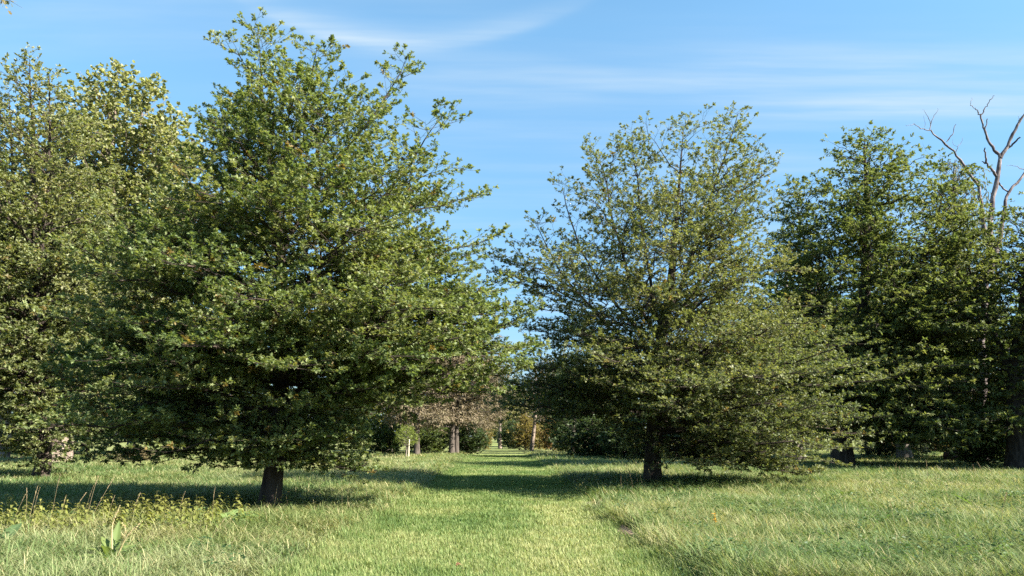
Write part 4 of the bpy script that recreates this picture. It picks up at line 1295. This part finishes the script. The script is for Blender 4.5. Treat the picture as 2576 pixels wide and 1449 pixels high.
def mown_grass():
    rng = np.random.default_rng(4321)
    n = 420000
    u = rng.random(n)
    a = 1.0 - 1.0
    y = 8.3 * (75 / 8.3) ** u
    x = path_c(y) + (rng.random(n) * 2 - 1) * (path_half(y) + 0.6)
    d = path_dist(x, y)
    ok = d < rng.uniform(-0.05, 0.25, n)
    for (u_, D_, rx_, ry_) in SCRAPES:
        q_ = ray_ground(u_, D_)
        ok &= (((x - q_[0]) / rx_) ** 2 + ((y - q_[1]) / ry_) ** 2 > 1) | (rng.random(n) < 0.05)
    x, y, d = x[ok], y[ok], d[ok]
    n = len(x)
    z = ground_z(x, y) - 0.005
    clump = fnoise(x * 1.6, y * 1.6, 81, 3)
    ln = (0.045 + 0.085 * clump) * rng.uniform(0.6, 1.5, n) * (1 + 0.6 * np.clip((d + 0.5) / 0.5, 0, 1))
    # the strip mown right of the middle is shorter and straw pale
    stripe = np.exp(-((x - 0.85 - 0.25 * np.sin(y * 0.5)) / 0.8) ** 2) * np.clip((26 - y) / 8, 0, 1)
    tone = 0.12 + 0.80 * fnoise(x * 0.55, y * 0.45, 62, 3) + 0.2 * fnoise(x * 2.2, y * 2.2, 64, 2) + stripe * (0.14 + 0.40 * fnoise(x * 1.1, y * 0.7, 63, 2)) - 0.05
    tone += 0.30 * (vnoise(x * 7.0, y * 7.0, 68) - 0.5)
    tint = tone + rng.normal(0, 0.17, n)
    col = colour_mix(GR_PAL, np.clip(tint, 0, 1)) * rng.uniform(0.8, 1.2, (n, 1))
    col *= np.array([1.06, 1.13, 1.02])
    wd = (0.0036 + 0.00055 * y) * rng.uniform(0.7, 1.4, n)
    az = rng.uniform(0, 2 * math.pi, n)
    lean = rng.uniform(0.2, 0.95, n)
    me = blades('mown_grass', np.stack([x, y, z], 1), az, lean, ln, wd, col, 2)
    o = link('mown_grass', me)
    tag(o, 'short mown grass of the path between the two oaks', 'grass', kind='stuff')
    print('mown blades', n)


long_grass()
mown_grass()


# ------------------------------------------------------------------ plants in the meadow
def petal_surface(L, W, droop, fold, nx=6, curl=0.0, wavy=0.0, rng=None):
    """a broad leaf lying along +x, midrib at y = 0; returns verts and quads (closed thin sheet of 4 strips)"""
    v = []
    ys = [-1, -0.5, 0, 0.5, 1]
    for i in range(nx + 1):
        t = i / nx
        wd = W * (math.sin(math.pi * min(1, t ** 0.75)) ** 0.8 if 0 < t < 1 else 0.0)
        wd = max(wd, 0.006)
        z = -droop * L * t * t + curl * L * math.sin(t * math.pi)
        for k in ys:
            v.append([L * t * (1 - 0.12 * droop), k * wd * 0.5, z + fold * abs(k) * wd * 0.5 + (rng.normal(0, wavy) if rng is not None and abs(k) == 1 else 0)])
    q = []
    for i in range(nx):
        for k in range(4):
            a = i * 5 + k
            q.append([a, a + 1, a + 6, a + 5])
    return np.array(v), np.array(q)


def rot_place(v, az, el, origin):
    ce, se = math.cos(el), math.sin(el)
    x = v[:, 0] * ce - v[:, 2] * se; z = v[:, 0] * se + v[:, 2] * ce
    ca, sa = math.cos(az), math.sin(az)
    return np.stack([x * ca - v[:, 1] * sa, x * sa + v[:, 1] * ca, z], 1) + np.array(origin)


def nettle_mesh(seed, H):
    rng = np.random.default_rng(seed)
    vs = []; qs = []; cs = []; off = 0
    lean = rng.normal(0, 0.06, 2)
    t = np.linspace(0, 1, 7)
    st = np.stack([lean[0] * t * t, lean[1] * t * t, H * t], 1)
    v, q = tubes(st[None], (0.006 * (1 - 0.6 * t))[None], 5)
    vs.append(v); qs.append(q); cs.append(np.tile([0.13, 0.12, 0.045], (len(v), 1))); off += len(v)
    tiers = 8
    a0 = rng.uniform(0, 3)
    for k in range(tiers):
        tt = 0.25 + 0.74 * k / (tiers - 1)
        c = np.array([lean[0] * tt * tt, lean[1] * tt * tt, H * tt])
        ln = (0.165 - 0.10 * (k / (tiers - 1)) ** 1.3) * rng.uniform(0.85, 1.15)
        for s in (0, math.pi):
            lv, lq = petal_surface(ln, ln * 0.55, 0.75, 0.25, 4, rng=rng)
            lv = rot_place(lv, a0 + k * math.pi / 2 + s + rng.normal(0, 0.2), 0.25 + rng.normal(0, 0.15), c)
            vs.append(lv); qs.append(lq + off); off += len(lv)
            top = k / (tiers - 1)
            cl = np.array([0.16, 0.20, 0.05]) * (1 - top * 0.4) + np.array([0.25, 0.18, 0.07]) * top * 0.4
            cs.append(np.tile(cl * rng.uniform(0.75, 1.2), (len(lv), 1)))
    return make_mesh('nettle', np.concatenate(vs), 4, np.concatenate(qs), M_SOFT_LEAF, np.concatenate(cs), True)


def nettles():
    rng = np.random.default_rng(777)
    protos = [nettle_mesh(300 + i, 0.50 + 0.035 * i) for i in range(5)]
    spots = []
    for _ in range(150):
        u = rng.uniform(-60, 560) if rng.random() < 0.9 else rng.uniform(560, 660)
        spots.append((u, rng.uniform(12.6, 15.8), rng.uniform(0.6, 0.92)))
    for u in (395, 405, 412, 388, 400):
        spots.append((u, 13.6 + rng.uniform(-0.1, 0.1), 1.02))
    for u in (665, 672, 705, 715, 730):
        spots.append((u, 17.3, 0.72))
    for i, (u, D, sc) in enumerate(spots):
        p = ray_ground(u, D)
        o = link('nettle', protos[i % 5], None, tuple(p))
        o.rotation_euler = (rng.normal(0, 0.06), rng.normal(0, 0.06), rng.uniform(0, 6.28))
        o.scale = (sc, sc, sc)
        tall = sc > 1.0
        near = 17 < D < 18
        tag(o, 'tall nettle with reddish top standing above the rest of the nettle bed' if tall else
            ('small nettle growing against the foot of the tallest oak' if near else 'yellow-green nettle with drooping toothed leaves in the bed at the left'),
            'nettle', 'nettles at the foot of the trunk' if near else ('tall nettles in the bed' if tall else 'nettles in the bed at the left'))


def stalk_mesh(seed, H, head):
    rng = np.random.default_rng(seed)
    bend = rng.uniform(0.05, 0.3)
    t = np.linspace(0, 1, 9)
    st = np.stack([bend * H * t ** 2.2, 0 * t, H * t * (1 - 0.25 * bend * t * t)], 1)
    v, q = tubes(st[None], np.full((1, 9), 0.0042) * (1 - 0.4 * t)[None], 4)
    vs = [v]; qs = [q]; off = len(v)
    n = 26
    for i in range(n):
        tt = 1 - head * rng.random()
        k = np.interp(tt, t, np.arange(9)); i0 = min(7, int(k)); f = k - i0
        c = st[i0] * (1 - f) + st[i0 + 1] * f
        a = rng.uniform(0, 6.28)
        d = np.array([math.cos(a) * 0.4, math.sin(a) * 0.4, 1.0]); d /= np.linalg.norm(d)
        e = c + d * rng.uniform(0.02, 0.04)
        v, q = tubes(np.array([[c, (c + e) / 2 + d * 0, e]]), np.array([[0.0015, 0.0042, 0.001]]), 4)
        vs.append(v); qs.append(q + off); off += len(v)
    V = np.concatenate(vs)
    col = np.tile([0.42, 0.33, 0.20], (len(V), 1)) * rng.uniform(0.85, 1.1)
    return make_mesh('grass_stalk', V, 4, np.concatenate(qs), M_GRASS, col, True)


def stalks():
    rng = np.random.default_rng(55)
    protos = [stalk_mesh(400 + i, 0.75 + 0.06 * i, 0.2 + 0.05 * (i % 3)) for i in range(5)]
    # (u, D, height scale, lean, label)
    hero = [(97, 13.4, 1.25, 0.03), (88, 13.4, 1.15, -0.05), (103, 13.5, 1.05, 0.05), (52, 13.2, 0.9, 0.2), (150, 13.6, 1.2, 0.1), (172, 13.3, 1.0, 0.05), (190, 13.5, 1.05, 0.25),
            (225, 13.6, 1.15, 0.3), (236, 13.4, 1.25, 0.08), (240, 13.5, 1.2, 0.35), (285, 13.3, 1.0, 0.12), (347, 13.3, 1.0, 0.05), (460, 13.4, 0.95, 0.1), (10, 13.4, 0.95, -0.2),
            (552, 13.6, 0.9, -0.1), (440, 11.4, 0.75, 0.25), (535, 11.2, 0.85, 0.35), (700, 16.6, 0.9, 0.0), (870, 16.8, 0.8, -0.15), (882, 16.9, 0.95, -0.05), (740, 17.0, 0.75, -0.3)]
    right = [(2245, 25.0, 0.9), (2262, 24.5, 0.8), (2320, 25.2, 0.95), (2380, 24.8, 0.7), (2408, 25.0, 0.85), (2436, 24.6, 0.9), (2455, 25.2, 0.75), (2474, 24.7, 0.95), (2230, 13.0, 0.75),
             (2490, 13.5, 0.95), (1575, 23.0, 0.9), (1590, 23.2, 0.85), (1605, 23.4, 1.0), (1620, 23.0, 0.8), (1635, 23.2, 0.9), (1560, 22.6, 0.7)]
    for i, (u, D, sc, ln) in enumerate(hero):
        p = ray_ground(u, D)
        o = link('grass_stalk', protos[i % 5], None, tuple(p))
        sc *= 0.82
        o.scale = (sc * 0.65, sc * 0.65, sc)
        o.rotation_euler = (0, ln, rng.normal(0, 0.5))
        near_nettle = u < 600 and D > 12
        tag(o, 'thin dry grass stalk with a seed head rising from the nettle bed' if near_nettle else ('dry bent grass stalk beside the foot of the tallest oak' if u > 600 else 'pale seeded grass stalk leaning over the front left meadow'),
            'grass stalk', 'dry grass stalks in the nettle bed' if near_nettle else ('dry stalks by the oak foot' if u > 600 else 'stalks leaning over the front left meadow'))
    for i, (u, D, sc) in enumerate(right):
        p = ray_ground(u, D)
        o = link('grass_stalk', protos[(i + 2) % 5], None, tuple(p))
        o.scale = (sc, sc, sc)
        o.rotation_euler = (0, rng.normal(0, 0.18), rng.uniform(0, 6.28))
        if u < 2000:
            tag(o, 'dry grass stalk standing before the trunk of the broad oak', 'grass stalk', 'dry stalks before the broad oak')
        elif D < 20:
            tag(o, 'lone pale grass stalk out in the front right meadow', 'grass stalk', 'lone stalks in the right meadow')
        else:
            tag(o, 'dry grass stalk against the shaded grass at the back of the right meadow', 'grass stalk', 'dry stalks at the back of the right meadow')


def rosette(name, label, u, D, leaves, cat, stems=(), pal=((0.10, 0.15, 0.045), (0.16, 0.20, 0.065)), seed=1):
    rng = np.random.default_rng(seed)
    p = ray_ground(u, D)
    t = thing(name, label, cat, tuple(p))
    for az, el, L, W, droop, curl in leaves:
        L, W = L * 1.2, W * 1.25
        v, q = petal_surface(L, W, droop, 0.22, 8, curl, 0.006, rng)
        v = rot_place(v, az, el, (0.02 * math.cos(az), 0.02 * math.sin(az), 0.03))
        # stalk of the leaf
        c = np.array(pal[0]) + (np.array(pal[1]) - np.array(pal[0])) * rng.random()
        cc = np.tile(c, (len(v), 1))
        cc[2::5] = c * 1.25 + 0.01
        link('leaf', make_mesh('leaf', v, 4, q, M_SOFT_LEAF, cc, True), t)
    for pts, r, col in stems:
        o_, _ = smooth_axis(np.array(pts), 1, 1, 12)
        v, q = tubes(o_[None], (r * np.linspace(1, 0.45, 12))[None], 6)
        vs = [v]; qs = [q]; off = len(v)
        for i in range(30):        # seeds along the upper half
            tt = rng.uniform(0.5, 1.0) * 11; i0 = min(10, int(tt)); c = o_[i0] + (o_[i0 + 1] - o_[i0]) * (tt - i0)
            d = norm(rng.normal(0, 1, 3) + np.array([0, 0, 0.5]))
            v, q = tubes(np.array([[c, c + d * 0.012, c + d * 0.024]]), np.array([[0.002, 0.006, 0.001]]), 4)
            vs.append(v); qs.append(q + off); off += len(v)
        V = np.concatenate(vs)
        link('flower_stem', make_mesh('flower_stem', V, 4, np.concatenate(qs), M_SOFT_LEAF, np.tile(col, (len(V), 1)), True), t)
    return t


def meadow_plants():
    pale = (0.50, 0.42, 0.24)
    rosette('dock_plant', 'large dock plant with broad pale leaves and seeding stems, front left', 312, 10.4,
            [(2.9, 0.55, 0.40, 0.16, 0.25, 0.05), (2.5, 0.9, 0.36, 0.13, 0.2, 0.04), (1.9, 1.15, 0.46, 0.10, 0.1, 0.03), (0.4, 0.5, 0.34, 0.15, 0.35, 0.08), (-0.3, 0.4, 0.30, 0.15, 0.4, 0.06),
             (3.5, 0.35, 0.42, 0.15, 0.3, 0.05), (4.3, 0.45, 0.34, 0.15, 0.4, 0.06), (5.2, 0.35, 0.30, 0.13, 0.4, 0.05), (1.2, 0.75, 0.30, 0.12, 0.3, 0.05), (4.8, 0.8, 0.36, 0.11, 0.2, 0.03)], 'plant',
            [([(0, 0, 0.05), (-0.03, 0, 0.3), (-0.06, 0.02, 0.5), (-0.01, 0.02, 0.62), (0.03, 0, 0.72)], 0.011, pale),
             ([(0.05, 0, 0.05), (0.12, 0, 0.24), (0.18, -0.02, 0.36), (0.36, -0.02, 0.52)], 0.010, pale),
             ([(0.05, 0, 0.05), (0.10, 0.03, 0.30), (0.14, 0.03, 0.44), (0.06, 0.03, 0.50)], 0.007, pale)], seed=3)
    rosette('burdock_plant', 'low burdock with very broad green leaves between nettles and the tallest oak', 598, 14.6,
            [(0.1, 0.45, 0.52, 0.26, 0.35, 0.05), (0.8, 0.7, 0.42, 0.24, 0.4, 0.06), (2.4, 0.65, 0.42, 0.24, 0.4, 0.06), (3.2, 0.35, 0.5, 0.26, 0.3, 0.05), (4.0, 0.4, 0.46, 0.26, 0.35, 0.05),
             (4.9, 0.5, 0.44, 0.24, 0.4, 0.05), (5.7, 0.4, 0.42, 0.22, 0.4, 0.06), (1.5, 0.85, 0.4, 0.22, 0.4, 0.05)], 'plant', pal=((0.11, 0.19, 0.06), (0.17, 0.24, 0.085)), seed=4)
    rosette('dock_plant', 'dock with one broad upright blue-green leaf at the left edge of the meadow', 45, 12.0,
            [(1.6, 0.95, 0.36, 0.17, 0.35, 0.04), (0.2, 0.35, 0.4, 0.13, 0.3, 0.05), (0.6, 0.3, 0.42, 0.13, 0.3, 0.05), (3.2, 0.4, 0.36, 0.12, 0.3, 0.05), (4.8, 0.4, 0.32, 0.12, 0.3, 0.05)], 'plant', pal=((0.07, 0.115, 0.045), (0.09, 0.14, 0.055)), seed=5)
    rosette('dock_plant', 'small dock with fresh green leaves in the middle of the right meadow', 1884, 18.5,
            [(0.3, 0.55, 0.34, 0.13, 0.4, 0.05), (1.6, 0.6, 0.34, 0.12, 0.4, 0.04), (2.8, 0.6, 0.34, 0.13, 0.3, 0.05), (4.2, 0.6, 0.34, 0.13, 0.3, 0.05), (5.3, 0.6, 0.32, 0.12, 0.3, 0.05)], 'plant', pal=((0.075, 0.125, 0.03), (0.10, 0.15, 0.04)), seed=6)
    rosette('dock_plant', 'dock with upright green leaves just below the lowest bough of the broad oak', 2110, 21.0,
            [(0.3, 0.7, 0.42, 0.12, 0.4, 0.04), (1.6, 0.8, 0.40, 0.12, 0.4, 0.04), (2.8, 0.6, 0.42, 0.13, 0.3, 0.05), (4.2, 0.7, 0.4, 0.13, 0.3, 0.05), (5.3, 0.8, 0.4, 0.12, 0.3, 0.05)], 'plant', pal=((0.08, 0.13, 0.032), (0.11, 0.155, 0.042)), seed=7)
    rosette('dock_plant', 'dock with one long dark leaning leaf in the far right of the meadow', 2440, 17.5,
            [(2.9, 0.7, 0.5, 0.13, 0.1, 0.02), (0.3, 0.4, 0.3, 0.12, 0.3, 0.05), (4.2, 0.5, 0.3, 0.12, 0.3, 0.05), (5.5, 0.5, 0.3, 0.12, 0.3, 0.05)], 'plant', pal=((0.06, 0.11, 0.03), (0.1, 0.15, 0.04)), seed=8)
    # orange flowering sprig in the right meadow
    p = ray_ground(1788, 12.6)
    t = thing('orange_sprig', 'single bright orange sprig in the front right meadow', 'plant', tuple(p))
    rng = np.random.default_rng(12)
    st = np.array([[0, 0, 0], [0.005, 0, 0.2], [0, 0, 0.42]])
    v, q = tubes(st[None], np.array([[0.005, 0.004, 0.003]]), 5)
    link('stem', make_mesh('stem', v, 4, q, M_SOFT_LEAF, np.tile([0.2, 0.2, 0.06], (len(v), 1)), True), t)
    n = 26
    z = rng.uniform(0.26, 0.40, n)
    a = rng.uniform(0, 6.28, n)
    d = norm(np.stack([np.cos(a), np.sin(a), rng.uniform(0.1, 0.9, n)], 1))
    me = leaf_mesh('petals', np.stack([0 * z, 0 * z, z], 1), d, norm(rng.normal(0, 0.5, (n, 3)) + [0, 0, 1]), rng.uniform(0.03, 0.055, n), np.ones(n), np.tile([0.50, 0.29, 0.07], (n, 1)) * rng.uniform(0.8, 1.1, (n, 1)), SIMPLE_LEAF, M_SOFT_LEAF)
    link('petals', me, t)
    # fallen leaf on the mown path
    v, q = petal_surface(0.10, 0.07, 0.3, 0.35, 6, 0.12, 0.004, rng)
    p = ray_ground(1151, 10.45)
    me = make_mesh('fallen_leaf', v, 4, q, M_SOFT_LEAF, np.tile([0.22, 0.10, 0.06], (len(v), 1)), True)
    o = link('fallen_leaf', me, None, (p[0], p[1], p[2] + 0.05)); o.rotation_euler = (0.3, -0.2, 0.4)
    tag(o, 'curled brown fallen leaf on the short grass of the path', 'leaf')


def dirt_and_stump():
    # bare soil scrapes at the right edge of the mown strip
    rng = np.random.default_rng(31)
    mt = bark_material('bare_soil', (0.10, 0.07, 0.045), (0.30, 0.22, 0.15), 14, 1.0)
    for (u, D, rx, ry, lab) in ((1500, 20.0, 0.36, 0.95, 'larger bare earth scrape at the right edge of the path, near its shade'), (1566, 14.2, 0.17, 0.9, 'small bare earth scrape at the right edge of the path, nearer the camera')):
        p = ray_ground(u, D)
        n = 28; rings = 5
        v = [[0, 0, 0.055]]
        ph = rng.uniform(0, 6, 3)
        for r in range(1, rings + 1):
            f = r / rings
            for k in range(n):
                a = 2 * math.pi * k / n
                rr = f * (1 + 0.22 * math.sin(3 * a + ph[0]) + 0.12 * math.sin(7 * a + ph[1]))
                x = rx * rr * math.cos(a); y = ry * rr * math.sin(a)
                z = gz(p[0] + x, p[1] + y) - p[2] + 0.05 * (1 - f * f) - 0.012 * (f == 1) + rng.normal(0, 0.006) + 0.012
                v.append([x, y, z])
        loops = []; sizes = []
        for k in range(n):
            loops += [0, 1 + k, 1 + (k + 1) % n]; sizes.append(3)
        for r in range(rings - 1):
            for k in range(n):
                a = 1 + r * n + k; b = 1 + r * n + (k + 1) % n
                loops += [a, a + n, b + n, b]; sizes.append(4)
        o = link('bare_earth', make_mesh('bare_earth', np.array(v), sizes, loops, mt, None, True), None, tuple(p))
        tag(o, lab, kind='structure')
    # dark fallen log / stump
    D = 50.0
    p = ray_ground(2408, D)
    a = np.linspace(0, 1, 9)
    path_ = np.stack([-0.85 + 1.7 * a, 0.15 * np.sin(a * 3), 0.42 + 0.12 * np.sin(a * 5)], 1)
    r = 0.34 + 0.05 * np.sin(a * 9) - 0.10 * a
    r[0] *= 0.75; r[-1] *= 0.7
    v, q = tubes(path_[None], r[None], 14)
    v = v + rng.normal(0, 0.035, v.shape)
    q = [tuple(x) for x in q]
    n = len(v)
    lp = [i for f in q for i in f] + list(range(13, -1, -1)) + list(range(n - 14, n))
    fs = [4] * len(q) + [14, 14]
    t = thing('fallen_log', 'dark reddish fallen log under the feathery tree', 'log', tuple(p))
    link('log_body', make_mesh('log_body', v, fs, lp, bark_material('rotten_wood', (0.02, 0.012, 0.010), (0.06, 0.032, 0.027)), None, True), t)
    for k in range(5):
        b = np.array([rng.uniform(-0.7, 0.7), 0, 0.7]); e = b + np.array([rng.normal(0, 0.25), rng.normal(0, 0.1), rng.uniform(0.3, 0.6)])
        v, q = tubes(np.array([[b, (b + e) / 2 + 0.03, e]]), np.array([[0.07, 0.05, 0.02]]), 6)
        link('broken_branch', make_mesh('broken_branch', v, 4, q, M_BARK_DARK, None, True), t)


def weeds():
    rng = np.random.default_rng(909)
    n = 260
    x, y = sample_field(rng, n * 3, 9, 30, 1.4)
    ok = (path_dist(x, y) > 0.25) & ((x > 0) | (rng.random(n * 3) < 0.3))
    x, y = x[ok][:n], y[ok][:n]
    n = len(x)
    m = 80
    I = np.repeat(np.arange(n), m)
    R = rng.uniform(0.12, 0.38, n)[I]
    px = x[I] + rng.normal(0, 1, len(I)) * R * 0.6
    py = y[I] + rng.normal(0, 1, len(I)) * R * 0.6
    pz = ground_z(px, py) + rng.uniform(0.05, 0.30, len(I)) * rng.uniform(0.7, 1.2, n)[I]
    a = rng.uniform(0, 6.28, len(I))
    d = norm(np.stack([np.cos(a), np.sin(a), rng.uniform(-0.2, 0.6, len(I))], 1))
    base = colour_mix([(0.045, 0.085, 0.035), (0.065, 0.115, 0.045), (0.10, 0.15, 0.05)], rng.random(n))[I]
    me = leaf_mesh('low_weeds', np.stack([px, py, pz], 1), d, norm(rng.normal(0, 0.5, (len(I), 3)) + [0, 0, 1]), rng.uniform(0.03, 0.075, len(I)), np.ones(len(I)),
                   base * rng.uniform(0.8, 1.2, (len(I), 1)), SIMPLE_LEAF, M_SOFT_LEAF)
    o = link('low_weeds', me)
    tag(o, 'small dark-leaved weeds growing through the meadow grass', 'weeds', kind='stuff')


weeds()
nettles()
stalks()
meadow_plants()
dirt_and_stump()
